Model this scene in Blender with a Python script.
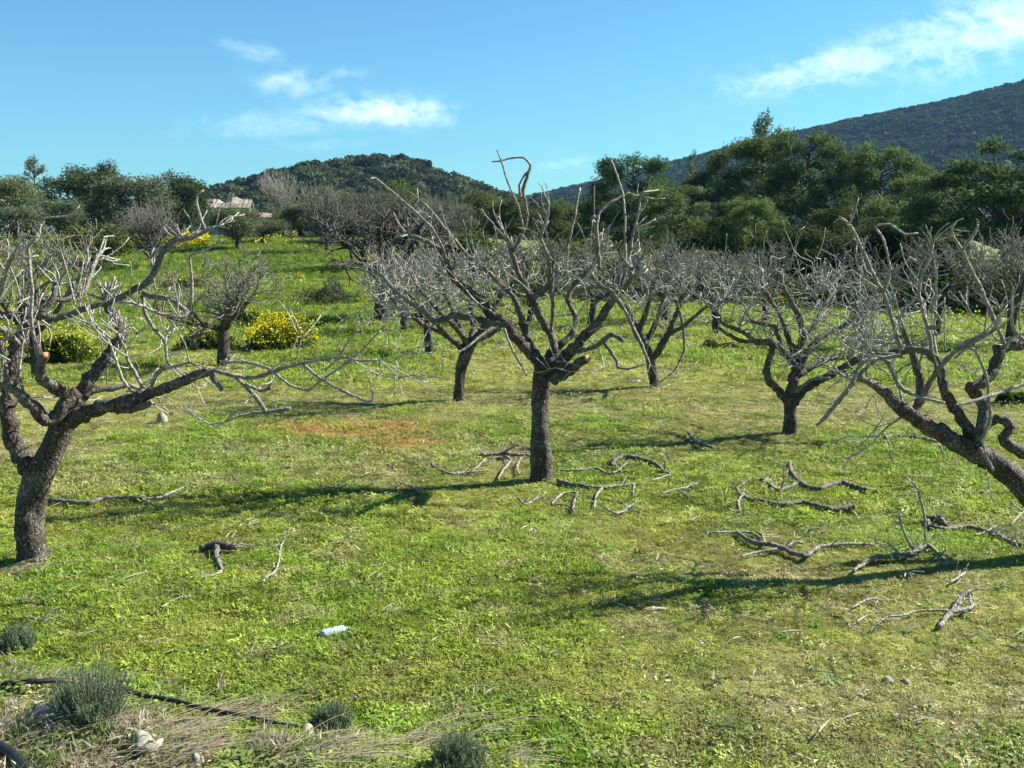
import bpy, math, random
import numpy as np
from mathutils import Vector, Matrix

# ------------------------------------------------------------------ camera, sky, sun
R = math.radians
sc = bpy.context.scene
for o in list(bpy.data.objects): bpy.data.objects.remove(o)
F = 1000.0; CX, CY = 512.0, 384.0; CAMZ = 3.0
PITCH = math.atan(150 / F)
cam_d = bpy.data.cameras.new('camera'); cam = bpy.data.objects.new('camera', cam_d)
sc.collection.objects.link(cam); sc.camera = cam
cam.location = (0, 0, CAMZ); cam.rotation_euler = (R(90) - PITCH, 0, 0)
cam_d.sensor_width = 36; cam_d.lens = 36 * F / 1024
cam_d.clip_start = 0.05; cam_d.clip_end = 6000

SUN_EL = R(37); SUN_DIR = Vector((0.93, 0.37, 0)).normalized() * math.cos(SUN_EL) + Vector((0, 0, math.sin(SUN_EL)))
SUN_ROT = math.atan2(SUN_DIR.x, SUN_DIR.y)
world = bpy.data.worlds.new('World'); sc.world = world; world.use_nodes = True
wt = world.node_tree; wt.nodes.clear()
sun_d = bpy.data.lights.new('sun', 'SUN'); sun_d.energy = 5.0; sun_d.angle = R(0.53); sun_d.color = (1.0, 0.945, 0.86)
sun = bpy.data.objects.new('sun', sun_d); sc.collection.objects.link(sun)
sun.rotation_euler = SUN_DIR.to_track_quat('Z', 'Y').to_euler()
sc.view_settings.view_transform = 'Standard'; sc.view_settings.look = 'None'
sc.view_settings.exposure = 1.52; sc.view_settings.gamma = 1.0
sc.view_settings.use_curve_mapping = False
sc.render.engine = 'CYCLES'
sc.cycles.max_bounces = 6; sc.cycles.transparent_max_bounces = 8
sc.cycles.volume_bounces = 0; sc.cycles.use_denoising = True
HAZE = 0.00011

def wn(t, **kw):
    n = wt.nodes.new(t)
    for k, v in kw.items(): setattr(n, k, v)
    return n
def wmath(op, a, b=None, c=None, clamp=False):
    n = wn('ShaderNodeMath', operation=op); n.use_clamp = clamp
    for i, v in enumerate((a, b, c)):
        if v is None: continue
        if isinstance(v, (int, float)): n.inputs[i].default_value = v
        else: wt.links.new(v, n.inputs[i])
    return n.outputs[0]
sky = wn('ShaderNodeTexSky', sky_type='NISHITA'); sky.sun_disc = False
sky.sun_elevation = SUN_EL; sky.sun_rotation = SUN_ROT
sky.air_density = 1.0; sky.dust_density = 0.35; sky.ozone_density = 1.3
SKY_TINT = (0.435, 0.885, 1.05, 1)
tint = wn('ShaderNodeMix', data_type='RGBA', blend_type='MULTIPLY'); tint.inputs[0].default_value = 1
wt.links.new(sky.outputs[0], tint.inputs[6]); tint.inputs[7].default_value = SKY_TINT
tc = wn('ShaderNodeTexCoord'); sep = wn('ShaderNodeSeparateXYZ'); wt.links.new(tc.outputs['Generated'], sep.inputs[0])
yy = wmath('MAXIMUM', sep.outputs[1], 0.05)
U = wmath('DIVIDE', sep.outputs[0], yy); V = wmath('DIVIDE', sep.outputs[2], yy)
cmb = wn('ShaderNodeCombineXYZ'); wt.links.new(U, cmb.inputs[0]); wt.links.new(V, cmb.inputs[1])
def cloud_noise(sx, sy, scale, off, rough=0.62, dist=0.3):
    mp = wn('ShaderNodeMapping'); mp.inputs['Scale'].default_value = (sx, sy, 1); mp.inputs['Location'].default_value = (off, off * .7, off * 1.3)
    wt.links.new(cmb.outputs[0], mp.inputs[0])
    nz = wn('ShaderNodeTexNoise'); nz.inputs['Scale'].default_value = scale; nz.inputs['Detail'].default_value = 9
    nz.inputs['Roughness'].default_value = rough; nz.inputs['Distortion'].default_value = dist
    wt.links.new(mp.outputs[0], nz.inputs[0]); return nz.outputs[0]
# cloud field: soft elongated banks placed by heading and height in the sky
def uv_dir(px, py):
    d = cam.rotation_euler.to_matrix() @ Vector(((px - CX) / F, (CY - py) / F, -1))
    return d.x / d.y, d.z / d.y
n1 = cloud_noise(1, 2.4, 13, 3.1, .68); n2 = cloud_noise(1, 1.5, 38, 8.2, .7)
total = None
for (px, py, rx, ry, rot, amt, thr) in [
        (850, 64, 105, 16, 10, 0.8, .30), (940, 36, 95, 22, 16, 0.75, .31), (1010, 20, 100, 30, 20, .9, .31),
        (388, 111, 54, 13, -3, 1.0, .27), (330, 113, 46, 10, 0, .5, .34), (265, 122, 80, 15, 3, 0.28, .33),
        (258, 52, 42, 9, -18, .28, .32), (297, 82, 36, 12, 3, .55, .3), (345, 73, 18, 6, 0, .4, .28), (562, 163, 26, 6, 3, .35, .34),
        (320, 145, 60, 7, 2, .2, .4)]:
    u0, v0 = uv_dir(px, py); rx /= F; ry /= F; c, s = math.cos(R(rot)), math.sin(R(rot))
    du = wmath('SUBTRACT', U, u0); dv = wmath('SUBTRACT', V, v0)
    a = wmath('DIVIDE', wmath('ADD', wmath('MULTIPLY', du, c), wmath('MULTIPLY', dv, s)), rx)
    b = wmath('DIVIDE', wmath('SUBTRACT', wmath('MULTIPLY', dv, c), wmath('MULTIPLY', du, s)), ry)
    r2 = wmath('ADD', wmath('MULTIPLY', a, a), wmath('MULTIPLY', b, b))
    fall = wmath('EXPONENT', wmath('MULTIPLY', r2, -0.9))
    nz = wmath('ADD', wmath('MULTIPLY', n1, .5), wmath('MULTIPLY', n2, .5))
    m = wmath('MULTIPLY', wmath('SUBTRACT', wmath('ADD', wmath('MULTIPLY', nz, 1.5), wmath('MULTIPLY', fall, .24)), thr + .46), 2.6, clamp=True)
    m = wmath('MULTIPLY', wmath('MULTIPLY', m, wmath('MULTIPLY', fall, 1.8, clamp=True)), amt)
    total = m if total is None else wmath('MAXIMUM', total, m)
cl = wn('ShaderNodeMix', data_type='RGBA'); wt.links.new(wmath('MULTIPLY', total, 1.0, clamp=True), cl.inputs[0])
wt.links.new(tint.outputs[2], cl.inputs[6]); cl.inputs[7].default_value = (9.5, 11.0, 12.0, 1)
bg = wn('ShaderNodeBackground'); bg.inputs[1].default_value = 0.0495
wt.links.new(cl.outputs[2], bg.inputs[0]); wo = wn('ShaderNodeOutputWorld'); wt.links.new(bg.outputs[0], wo.inputs[0])

# ------------------------------------------------------------------ noise and terrain
def vnoise(x, y, seed=0):
    x = np.asarray(x, float); y = np.asarray(y, float)
    xi = np.floor(x).astype(np.int64); yi = np.floor(y).astype(np.int64); fx = x - xi; fy = y - yi
    fx = fx * fx * (3 - 2 * fx); fy = fy * fy * (3 - 2 * fy)
    def h(i, j):
        n = (i * 374761393 + j * 668265263 + seed * 974634777) & 0x7fffffff
        n = ((n ^ (n >> 13)) * 1274126177) & 0x7fffffff
        return ((n ^ (n >> 16)) & 0xffff) / 65535.0
    return (h(xi, yi) * (1 - fx) + h(xi + 1, yi) * fx) * (1 - fy) + (h(xi, yi + 1) * (1 - fx) + h(xi + 1, yi + 1) * fx) * fy
def fbm(x, y, seed=0, o=4):
    s = 0; a = .5; t = 0
    for k in range(o):
        s = s + a * vnoise(np.asarray(x) * 2 ** k + 17 * k, np.asarray(y) * 2 ** k - 9 * k, seed + k); t += a; a *= .55
    return s / t
def sst(v, a, b):
    t = np.clip((np.asarray(v, float) - a) / (b - a), 0, 1); return t * t * (3 - 2 * t)
def bank(x, y):
    # dry bank by the road at the near left corner
    e = y + 0.42 * x - 4.95 + .5 * (fbm(x * 1.2, y * 1.2, 5) - .5)
    return 1 - sst(e, -.55, .35)
def terrain(x, y):
    x = np.asarray(x, float); y = np.asarray(y, float)
    z = .10 * (fbm(x * .35, y * .35, 1, 3) - .5) + .035 * (fbm(x * 2.2, y * 2.2, 2, 3) - .5)
    u = x / np.maximum(y, 1)
    z = z + 2.7 * sst(y, 24, 78) * (1 - sst(u, -.12, .16)) + 0.5 * sst(y, 30, 70) * sst(u, -.1, .2)
    z = z + .16 * bank(x, y) * (.6 + .8 * fbm(x * 3, y * 3, 9))
    z = z * np.where(y > 0, 1, .3)
    return z
CR = cam.rotation_euler.to_matrix(); FW = CR @ Vector((0, 0, -1)); CL = Vector((0, 0, CAMZ))
def P(px, py, Y):
    d = CR @ Vector(((px - CX) / F, (CY - py) / F, -1)); return CL + d * (Y / d.y)
def G(px, py):
    d = CR @ Vector(((px - CX) / F, (CY - py) / F, -1)); t = 1.0; st = .25
    while t < 400:
        p = CL + d * t
        if p.z < float(terrain(p.x, p.y)):
            a, b = t - st, t
            for _ in range(12):
                m = (a + b) / 2; q = CL + d * m
                if q.z < float(terrain(q.x, q.y)): b = m
                else: a = m
            return CL + d * b
        t += st; st = max(.25, t * .01)
    return CL + d * t
def depth(p): return (Vector(p) - CL).dot(FW)
def ground(x, y): return Vector((x, y, float(terrain(x, y))))

# ------------------------------------------------------------------ materials
def mat(name): 
    m = bpy.data.materials.new(name); m.use_nodes = True; nt = m.node_tree
    b = nt.nodes['Principled BSDF']; b.inputs['Specular IOR Level'].default_value = .25; b.inputs['Roughness'].default_value = .8
    return m, nt, b
def nn(nt, t, **kw):
    n = nt.nodes.new(t)
    for k, v in kw.items(): setattr(n, k, v)
    return n
def ramp(nt, src, stops):
    r = nn(nt, 'ShaderNodeValToRGB'); cr = r.color_ramp
    while len(cr.elements) < len(stops): cr.elements.new(.5)
    for e, (p, c) in zip(cr.elements, stops): e.position = p; e.color = (*c, 1)
    nt.links.new(src, r.inputs[0]); return r.outputs[0]
def noise(nt, scale, detail=4, co='Position', rough=.55, vec=None):
    n = nn(nt, 'ShaderNodeTexNoise'); n.inputs['Scale'].default_value = scale; n.inputs['Detail'].default_value = detail; n.inputs['Roughness'].default_value = rough
    if vec is None:
        if co == 'Position': g = nn(nt, 'ShaderNodeNewGeometry').outputs['Position']
        else: g = nn(nt, 'ShaderNodeTexCoord').outputs[co]
        nt.links.new(g, n.inputs[0])
    else: nt.links.new(vec, n.inputs[0])
    return n.outputs[0]
def mix(nt, f, a, b, mode='MIX'):
    n = nn(nt, 'ShaderNodeMix', data_type='RGBA', blend_type=mode)
    for i, v in ((0, f), (6, a), (7, b)):
        if isinstance(v, (int, float)): n.inputs[i].default_value = v
        elif isinstance(v, tuple): n.inputs[i].default_value = (*v, 1)
        else: nt.links.new(v, n.inputs[i])
    return n.outputs[2]
def bump(nt, b, h, strength=.5, dist=.01):
    n = nn(nt, 'ShaderNodeBump'); n.inputs['Strength'].default_value = strength; n.inputs['Distance'].default_value = dist
    nt.links.new(h, n.inputs['Height']); nt.links.new(n.outputs[0], b.inputs['Normal'])
def attr(nt, name, typ='GEOMETRY'):
    a = nn(nt, 'ShaderNodeAttribute', attribute_name=name, attribute_type=typ); return a
def bark_material(name, old, mid, young, lichen):
    m, nt, b = mat(name)
    a = attr(nt, 'girth').outputs['Fac']
    n1 = noise(nt, 22, 5, 'Object'); n2 = noise(nt, 60, 3, 'Object'); n3 = noise(nt, 7, 3, 'Object')
    s = nn(nt, 'ShaderNodeMath', operation='MULTIPLY_ADD'); nt.links.new(n1, s.inputs[0]); s.inputs[1].default_value = .022; nt.links.new(a, s.inputs[2])
    mr = nn(nt, 'ShaderNodeMapRange'); mr.inputs[1].default_value = .012; mr.inputs[2].default_value = .075; nt.links.new(s.outputs[0], mr.inputs[0])
    c = ramp(nt, mr.outputs[0], [(0, young), (.16, tuple(.6 * x + .4 * y for x, y in zip(young, mid))), (.4, mid), (1, old)])
    c = mix(nt, ramp(nt, n3, [(.45, (0, 0, 0)), (.62, (.55, .55, .55))]), c, lichen)
    c = mix(nt, .8, c, ramp(nt, n2, [(.25, (.35, .35, .35)), (.7, (1.25, 1.25, 1.25))]), 'MULTIPLY')
    # rough plates and cracks, only on old wood
    mp = nn(nt, 'ShaderNodeMapping'); mp.inputs['Scale'].default_value = (1, 1, .55); nt.links.new(nn(nt, 'ShaderNodeTexCoord').outputs['Object'], mp.inputs[0])
    wob = nn(nt, 'ShaderNodeMix', data_type='VECTOR'); wob.inputs[0].default_value = .06; nt.links.new(mp.outputs[0], wob.inputs[4])
    nz = nn(nt, 'ShaderNodeTexNoise'); nz.inputs['Scale'].default_value = 14; nz.inputs['Detail'].default_value = 4; nt.links.new(mp.outputs[0], nz.inputs[0]); nt.links.new(nz.outputs[1], wob.inputs[5])
    vo = nn(nt, 'ShaderNodeTexVoronoi', feature='DISTANCE_TO_EDGE'); vo.inputs['Scale'].default_value = 34; nt.links.new(wob.outputs[1], vo.inputs[0])
    cr_ = ramp(nt, vo.outputs[0], [(0, (.30, .27, .25)), (.10, (.85, .85, .85)), (.3, (1.1, 1.1, 1.1))])
    oldf = nn(nt, 'ShaderNodeMapRange'); oldf.inputs[1].default_value = .02; oldf.inputs[2].default_value = .05; nt.links.new(a, oldf.inputs[0])
    c = mix(nt, oldf.outputs[0], c, mix(nt, 1.0, c, cr_, 'MULTIPLY'))
    spk = ramp(nt, noise(nt, 38, 3, 'Object', .7), [(.60, (0, 0, 0)), (.68, (.75, .75, .75))]); c = mix(nt, spk, c, tuple(min(1, 1.7 * v) for v in lichen))
    nt.links.new(c, b.inputs['Base Color'])
    h = mix(nt, .5, n1, cr_); bump(nt, b, h, 1.0, .02)
    return m
M = {}
M['fig'] = bark_material('fig bark', (.075, .058, .042), (.14, .115, .085), (.56, .53, .46), (.24, .225, .18))
M['fig_bg'] = bark_material('weathered fig bark', (.06, .048, .038), (.11, .092, .072), (.30, .275, .235), (.15, .14, .115))
M['fig_brown'] = bark_material('brown twiggy bark', (.06, .05, .045), (.085, .07, .06), (.16, .135, .115), (.10, .09, .08))
M['fallen'] = bark_material('fallen branch bark', (.09, .075, .06), (.16, .14, .11), (.55, .51, .43), (.22, .20, .165))
M['pinebark'] = bark_material('pine bark', (.07, .055, .045), (.09, .07, .06), (.14, .12, .10), (.12, .11, .10))
def simple(name, col, rough=.8, var=.3, scale=30, spec=.25):
    m, nt, b = mat(name); n = noise(nt, scale, 4, 'Object')
    c = mix(nt, 1.0, tuple(col), ramp(nt, n, [(.3, (1 - var,) * 3), (.7, (1 + var,) * 3)]), 'MULTIPLY')
    nt.links.new(c, b.inputs['Base Color']); b.inputs['Roughness'].default_value = rough; b.inputs['Specular IOR Level'].default_value = spec
    bump(nt, b, n, .3, .01); return m
M['cut'] = simple('fresh cut wood', (.52, .22, .09), .8, .35, 60)
M['stone'] = simple('pale limestone', (.27, .25, .20), .9, .35, 25)
M['greystone'] = simple('grey limestone', (.20, .19, .165), .9, .35, 25)
M['pipe'] = simple('black polyethylene', (.012, .012, .013), .45, .3, 20, .5)
M['wall'] = simple('cream plaster', (.55, .52, .45), .9, .12, 2)
M['roof'] = simple('faded terracotta tiles', (.26, .20, .16), .9, .35, 3)
M['dark'] = simple('dark opening', (.02, .02, .022), .3, .1, 3, .5)
M['ruinroof'] = simple('broken pale roof tiles', (.22, .195, .16), .9, .6, 1.1)
M['rubble'] = simple('pale rubble stone', (.25, .225, .18), .9, .4, 1.6)
def leaf_material(name, lo, hi, trans=.35, scale=7, inst=False):
    m, nt, b = mat(name)
    oi = nn(nt, 'ShaderNodeObjectInfo'); g = nn(nt, 'ShaderNodeNewGeometry')
    c = ramp(nt, g.outputs['Random Per Island'], [(0, lo), (1, hi)])
    n = noise(nt, scale, 3, 'Object')
    c = mix(nt, 1.0, c, ramp(nt, n, [(.34, (.55, .58, .60)), (.66, (1.4, 1.35, 1.2))]), 'MULTIPLY')
    c = mix(nt, 1.0, c, attr(nt, 'tint', 'INSTANCER').outputs['Color'] if inst else oi.outputs['Color'], 'MULTIPLY')
    nt.links.new(c, b.inputs['Base Color']); b.inputs['Roughness'].default_value = .75; b.inputs['Specular IOR Level'].default_value = .06
    t = nn(nt, 'ShaderNodeBsdfTranslucent'); nt.links.new(c, t.inputs[0])
    ms = nn(nt, 'ShaderNodeMixShader'); ms.inputs[0].default_value = trans
    nt.links.new(b.outputs[0], ms.inputs[1]); nt.links.new(t.outputs[0], ms.inputs[2]); nt.links.new(ms.outputs[0], nt.nodes['Material Output'].inputs[0])
    return m
M['olive'] = leaf_material('olive foliage', (.075, .095, .055), (.22, .24, .155))
M['pine'] = leaf_material('pine needles', (.03, .056, .026), (.155, .20, .085))
M['oak'] = leaf_material('dark evergreen foliage', (.034, .052, .024), (.15, .175, .08))
M['yellowgreen'] = leaf_material('yellow green foliage', (.07, .09, .025), (.18, .20, .05))
M['scrub'] = leaf_material('hillside scrub foliage', (.03, .045, .02), (.11, .125, .06), scale=.05, inst=True)
M['mustard'] = leaf_material('mustard leaves', (.04, .075, .02), (.10, .15, .03), scale=3)
M['petal'] = leaf_material('yellow petals', (.62, .52, .01), (.80, .72, .02), .3, 3)
M['sage'] = leaf_material('grey green shrub leaves', (.08, .12, .065), (.25, .31, .19), scale=6)
def tint_material(name, trans=.4):
    m, nt, b = mat(name)
    a = attr(nt, 'tint', 'INSTANCER'); g = nn(nt, 'ShaderNodeNewGeometry')
    c = mix(nt, 1.0, a.outputs['Color'], ramp(nt, g.outputs['Random Per Island'], [(0, (.72, .72, .70)), (1, (1.25, 1.25, 1.2))]), 'MULTIPLY')
    nt.links.new(c, b.inputs['Base Color']); b.inputs['Roughness'].default_value = .55
    t = nn(nt, 'ShaderNodeBsdfTranslucent'); nt.links.new(c, t.inputs[0])
    ms = nn(nt, 'ShaderNodeMixShader'); ms.inputs[0].default_value = trans
    nt.links.new(b.outputs[0], ms.inputs[1]); nt.links.new(t.outputs[0], ms.inputs[2]); nt.links.new(ms.outputs[0], nt.nodes['Material Output'].inputs[0])
    return m
M['blade'] = tint_material('grass blades')
M['fleck'] = tint_material('small ground litter', .1)

# ------------------------------------------------------------------ mesh helpers
def link(o): sc.collection.objects.link(o); return o
def tag(o, label=None, cat=None, group=None, kind=None):
    if label: o['label'] = label
    if cat: o['category'] = cat
    if group: o['group'] = group
    if kind: o['kind'] = kind
    return o
def empty(name, loc, label=None, cat=None, group=None):
    o = bpy.data.objects.new(name, None); o.empty_display_size = .2; o.location = loc; link(o); return tag(o, label, cat, group)
class MB:
    def __init__(s): s.v = []; s.f = []; s.g = []
    def tube(s, pts, rad, sides=6, lump=0.0, rng=random, cap=True):
        n = len(pts); 
        if n < 2: return
        base = len(s.v); up = None; ph = rng.random() * 6
        for i in range(n):
            a = pts[max(0, i - 1)]; b = pts[min(n - 1, i + 1)]; d = (b - a)
            if d.length < 1e-7: d = Vector((0, 0, 1))
            d.normalize()
            if up is None:
                up = d.orthogonal().normalized()
            else:
                up = (up - d * up.dot(d))
                up = up.normalized() if up.length > 1e-5 else d.orthogonal().normalized()
            w = d.cross(up)
            for k in range(sides):
                an = 2 * math.pi * k / sides
                r = rad[i]
                if lump: r *= 1 + lump * (.6 * math.sin(2 * an + ph + i * .21) + .5 * math.sin(3 * an - i * .33 + ph) + rng.uniform(-.45, .45))
                s.v.append(pts[i] + (up * math.cos(an) + w * math.sin(an)) * r); s.g.append(rad[i])
        for i in range(n - 1):
            for k in range(sides):
                a = base + i * sides + k; b = base + i * sides + (k + 1) % sides
                s.f.append((a, b, b + sides, a + sides))
        if cap:
            s.f.append(tuple(range(base + sides - 1, base - 1, -1)))
            s.f.append(tuple(range(base + (n - 1) * sides, base + n * sides)))
    def box(s, lo, hi):
        b = len(s.v); 
        for z in (lo[2], hi[2]):
            for x, y in ((lo[0], lo[1]), (hi[0], lo[1]), (hi[0], hi[1]), (lo[0], hi[1])): s.v.append(Vector((x, y, z))); s.g.append(.1)
        for q in ((3, 2, 1, 0), (4, 5, 6, 7), (0, 1, 5, 4), (1, 2, 6, 5), (2, 3, 7, 6), (3, 0, 4, 7)): s.f.append(tuple(b + i for i in q))
    def build(s, name, m, parent=None, smooth=True, origin=None):
        o0 = Vector(origin) if origin is not None else Vector((0, 0, 0))
        me = bpy.data.meshes.new(name); me.from_pydata([tuple(Vector(v) - o0) for v in s.v], [], s.f)
        a = me.attributes.new('girth', 'FLOAT', 'POINT'); a.data.foreach_set('value', np.array(s.g, dtype=np.float32))
        me.materials.append(m)
        if smooth: me.polygons.foreach_set('use_smooth', [True] * len(me.polygons))
        o = bpy.data.objects.new(name, me); link(o)
        if parent is not None: o.parent = parent
        elif origin is not None: o.location = o0
        return o
def smooth_path(pts, rad, step=.06, rng=None, jit=0.0):
    out = []; ro = []; n = len(pts)
    for i in range(n - 1):
        p0 = pts[max(0, i - 1)]; p1 = pts[i]; p2 = pts[i + 1]; p3 = pts[min(n - 1, i + 2)]
        L = (p2 - p1).length; k = max(1, int(L / step))
        for j in range(k):
            t = j / k; q = (p1 * (1 - t) + p2 * t) * .5 + .25 * ((2 * p1) + (p2 - p0) * t + (2 * p0 - 5 * p1 + 4 * p2 - p3) * t * t + (3 * p1 - p0 - 3 * p2 + p3) * t ** 3)
            r = rad[i] * (1 - t) + rad[i + 1] * t
            if rng: r *= 1 + .16 * max(0, 1 - min(t, 1 - t) * 5) + rng.uniform(-.05, .05)
            if rng and jit: q = q + Vector((rng.uniform(-1, 1), rng.uniform(-1, 1), rng.uniform(-1, 1))) * r * jit
            out.append(q); ro.append(r)
    out.append(pts[-1]); ro.append(rad[-1]); return out, ro
def np_mesh(name, verts, nper, m, parent=None, loc=None):
    """verts (N*nper,3): separate little faces"""
    verts = np.asarray(verts, np.float32); N = len(verts) // nper
    me = bpy.data.meshes.new(name); me.vertices.add(len(verts)); me.vertices.foreach_set('co', verts.ravel())
    me.loops.add(len(verts)); me.loops.foreach_set('vertex_index', np.arange(len(verts), dtype=np.int32))
    me.polygons.add(N); me.polygons.foreach_set('loop_start', np.arange(0, len(verts), nper, dtype=np.int32))
    me.polygons.foreach_set('loop_total', np.full(N, nper, np.int32)); me.update(calc_edges=True); me.validate()
    me.materials.append(m)
    o = bpy.data.objects.new(name, me); link(o)
    if parent is not None: o.parent = parent
    if loc is not None: o.location = loc
    return o
def leaf_cloud(rs, cen, size, aspect=.5, vertical=0.0):
    """little diamond leaves at cen (N,3)"""
    N = len(cen); a = rs.normal(size=(N, 3)); a[:, 2] = a[:, 2] * (1 - .3 * vertical) + vertical * 1.2
    a /= np.linalg.norm(a, axis=1, keepdims=True) + 1e-9
    b = rs.normal(size=(N, 3)); b -= a * np.sum(a * b, axis=1, keepdims=True); b /= np.linalg.norm(b, axis=1, keepdims=True) + 1e-9
    s = (size * rs.uniform(.6, 1.3, size=N))[:, None]
    q = np.stack([cen - a * s, cen + b * s * aspect, cen + a * s, cen - b * s * aspect], axis=1)
    return q.reshape(-1, 3)

# ------------------------------------------------------------------ scattering of uncountable stuff
def scatter(name, pts, scl, tints, sources, rs, tilt=.15, label=None, cat=None, stretch=None):
    col = bpy.data.collections.new(name + ' shapes')
    for s in sources:
        if sc.collection in s.users_collection: sc.collection.objects.unlink(s)
        col.objects.link(s)
    N = len(pts); me = bpy.data.meshes.new(name); me.vertices.add(N); me.vertices.foreach_set('co', np.asarray(pts, np.float32).ravel())
    rot = np.stack([rs.normal(0, tilt, N), rs.normal(0, tilt, N), rs.uniform(0, 6.283, N)], 1).astype(np.float32)
    me.attributes.new('rot', 'FLOAT_VECTOR', 'POINT').data.foreach_set('vector', rot.ravel())
    sv = np.repeat(np.asarray(scl, np.float32)[:, None], 3, 1)
    if stretch is not None: sv[:, 2] *= stretch
    me.attributes.new('scl', 'FLOAT_VECTOR', 'POINT').data.foreach_set('vector', sv.ravel())
    me.attributes.new('idx', 'INT', 'POINT').data.foreach_set('value', rs.integers(0, len(sources), N).astype(np.int32))
    tc4 = np.concatenate([np.asarray(tints, np.float32), np.ones((N, 1), np.float32)], 1)
    me.attributes.new('tint', 'FLOAT_COLOR', 'POINT').data.foreach_set('color', tc4.ravel())
    o = bpy.data.objects.new(name, me); link(o); tag(o, label, cat, kind='stuff')
    ng = bpy.data.node_groups.new(name, 'GeometryNodeTree')
    ng.interface.new_socket('Geometry', in_out='INPUT', socket_type='NodeSocketGeometry'); ng.interface.new_socket('Geometry', in_out='OUTPUT', socket_type='NodeSocketGeometry')
    gi = ng.nodes.new('NodeGroupInput'); go = ng.nodes.new('NodeGroupOutput'); ip = ng.nodes.new('GeometryNodeInstanceOnPoints')
    ci = ng.nodes.new('GeometryNodeCollectionInfo'); ci.inputs[0].default_value = col; ci.inputs['Separate Children'].default_value = True; ci.inputs['Reset Children'].default_value = True
    ip.inputs['Pick Instance'].default_value = True
    def na(nm, t):
        n = ng.nodes.new('GeometryNodeInputNamedAttribute'); n.data_type = t; n.inputs[0].default_value = nm; return n.outputs[0]
    e2r = ng.nodes.new('FunctionNodeEulerToRotation'); ng.links.new(na('rot', 'FLOAT_VECTOR'), e2r.inputs[0])
    ng.links.new(gi.outputs[0], ip.inputs['Points']); ng.links.new(ci.outputs[0], ip.inputs['Instance'])
    ng.links.new(na('idx', 'INT'), ip.inputs['Instance Index']); ng.links.new(e2r.outputs[0], ip.inputs['Rotation']); ng.links.new(na('scl', 'FLOAT_VECTOR'), ip.inputs['Scale'])
    ng.links.new(ip.outputs[0], go.inputs[0])
    md = o.modifiers.new('scatter', 'NODES'); md.node_group = ng
    return o

# ------------------------------------------------------------------ ground
def axis(lo, hi, fine, n):
    t = np.linspace(-1, 1, n); k = 5.2
    s = np.sinh(k * t) / np.sinh(k); return np.where(s < 0, -s * lo, s * hi) + 0
xs = axis(-900, 900, 0, 420)
ty = np.linspace(0, 1, 460); ysr = 3.5 + (1240 - 3.5) * (np.exp(6.3 * ty) - 1) / (np.exp(6.3) - 1)
ysr = np.concatenate([np.array([-40, -20, -8, -2, 1, 2.4]), ysr])
X, Y = np.meshgrid(xs, ysr); Z = terrain(X, Y)
def zones(x, y):
    """lushness, dryness, red earth, all 0..1"""
    x = np.asarray(x, float); y = np.asarray(y, float)
    n = fbm(x * .28, y * .28, 31, 4); n2 = fbm(x * 1.1, y * 1.1, 37, 3); n3 = fbm(x * 4.5, y * 4.5, 41, 3)
    lush = sst(n * .6 + n2 * .4, .42, .62)
    dry = sst(n * .35 + n2 * .35 + n3 * .3, .52, .66)
    # worn near right corner, worn strip across the middle, fresh band around the near trunks
    dry = np.clip(dry * .75 + .55 * (1 - sst(y, 5.4, 7.2)) * sst(x, 0, 1.6) + .55 * np.exp(-((y - 13.6) / 1.1) ** 2) * sst(-x, -2.4, .2) * (.4 + n3), 0, 1)
    dry = np.clip(dry + .6 * np.exp(-((x - 2.0) / 1.6) ** 2 - ((y - 8.2) / .7) ** 2) * n3 * 1.6, 0, 1)
    dry = np.clip(dry + .38 * np.exp(-((y - 17.5) / 2.0) ** 2) * (.5 + n2) + .75 * np.exp(-((y - 12.2) / .8) ** 2) * sst(-x, .3, 1.6) * n2 * 1.3 + .25 * (n3 > .6), 0, 1)
    lush = np.clip(lush + .6 * np.exp(-((y - 11.3) / 1.0) ** 2) * sst(x, -.6, .8) + .5 * np.exp(-((x + 2.4) / .8) ** 2 - ((y - 6.4) / .45) ** 2) + .5 * np.exp(-((x + 4.2) / 1.4) ** 2 - ((y - 13.2) / 1.6) ** 2) + .5 * sst(y, 22, 34), 0, 1)
    dry = np.clip(dry - .45 * lush, 0, 1)
    red = np.clip(2.2 * np.exp(-((x + 2.5) / 1.0) ** 2 - ((y - 15.3) / .6) ** 2) + 1.4 * np.exp(-((x + 1.5) / .5) ** 2 - ((y - 14.1) / .4) ** 2) , 0, 1) * np.clip(n3 * 2.4 - .3, 0, 1)
    b = bank(x, y); gravel = np.clip(b + .7 * np.exp(-((x + 3.0) / .9) ** 2 - ((y - 6.35) / .35) ** 2) * n3 * 2, 0, 1)
    return lush, dry, red, gravel
L_, D_, R_, B_ = zones(X, Y)
me = bpy.data.meshes.new('ground'); nv = X.size
me.vertices.add(nv); me.vertices.foreach_set('co', np.stack([X, Y, Z], -1).astype(np.float32).ravel())
ny, nx = X.shape; i = np.arange(nv).reshape(ny, nx)
q = np.stack([i[:-1, :-1], i[:-1, 1:], i[1:, 1:], i[1:, :-1]], -1).reshape(-1, 4)
me.loops.add(q.size); me.loops.foreach_set('vertex_index', q.ravel().astype(np.int32)); me.polygons.add(len(q))
me.polygons.foreach_set('loop_start', np.arange(0, q.size, 4, dtype=np.int32)); me.polygons.foreach_set('loop_total', np.full(len(q), 4, np.int32)); me.update(calc_edges=True)
me.polygons.foreach_set('use_smooth', [True] * len(me.polygons))
z4 = np.stack([L_, D_, R_, B_], -1).astype(np.float32).ravel()
me.attributes.new('zone', 'FLOAT_COLOR', 'POINT').data.foreach_set('color', z4)
gm, nt, b = mat('field soil and low turf')
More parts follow.
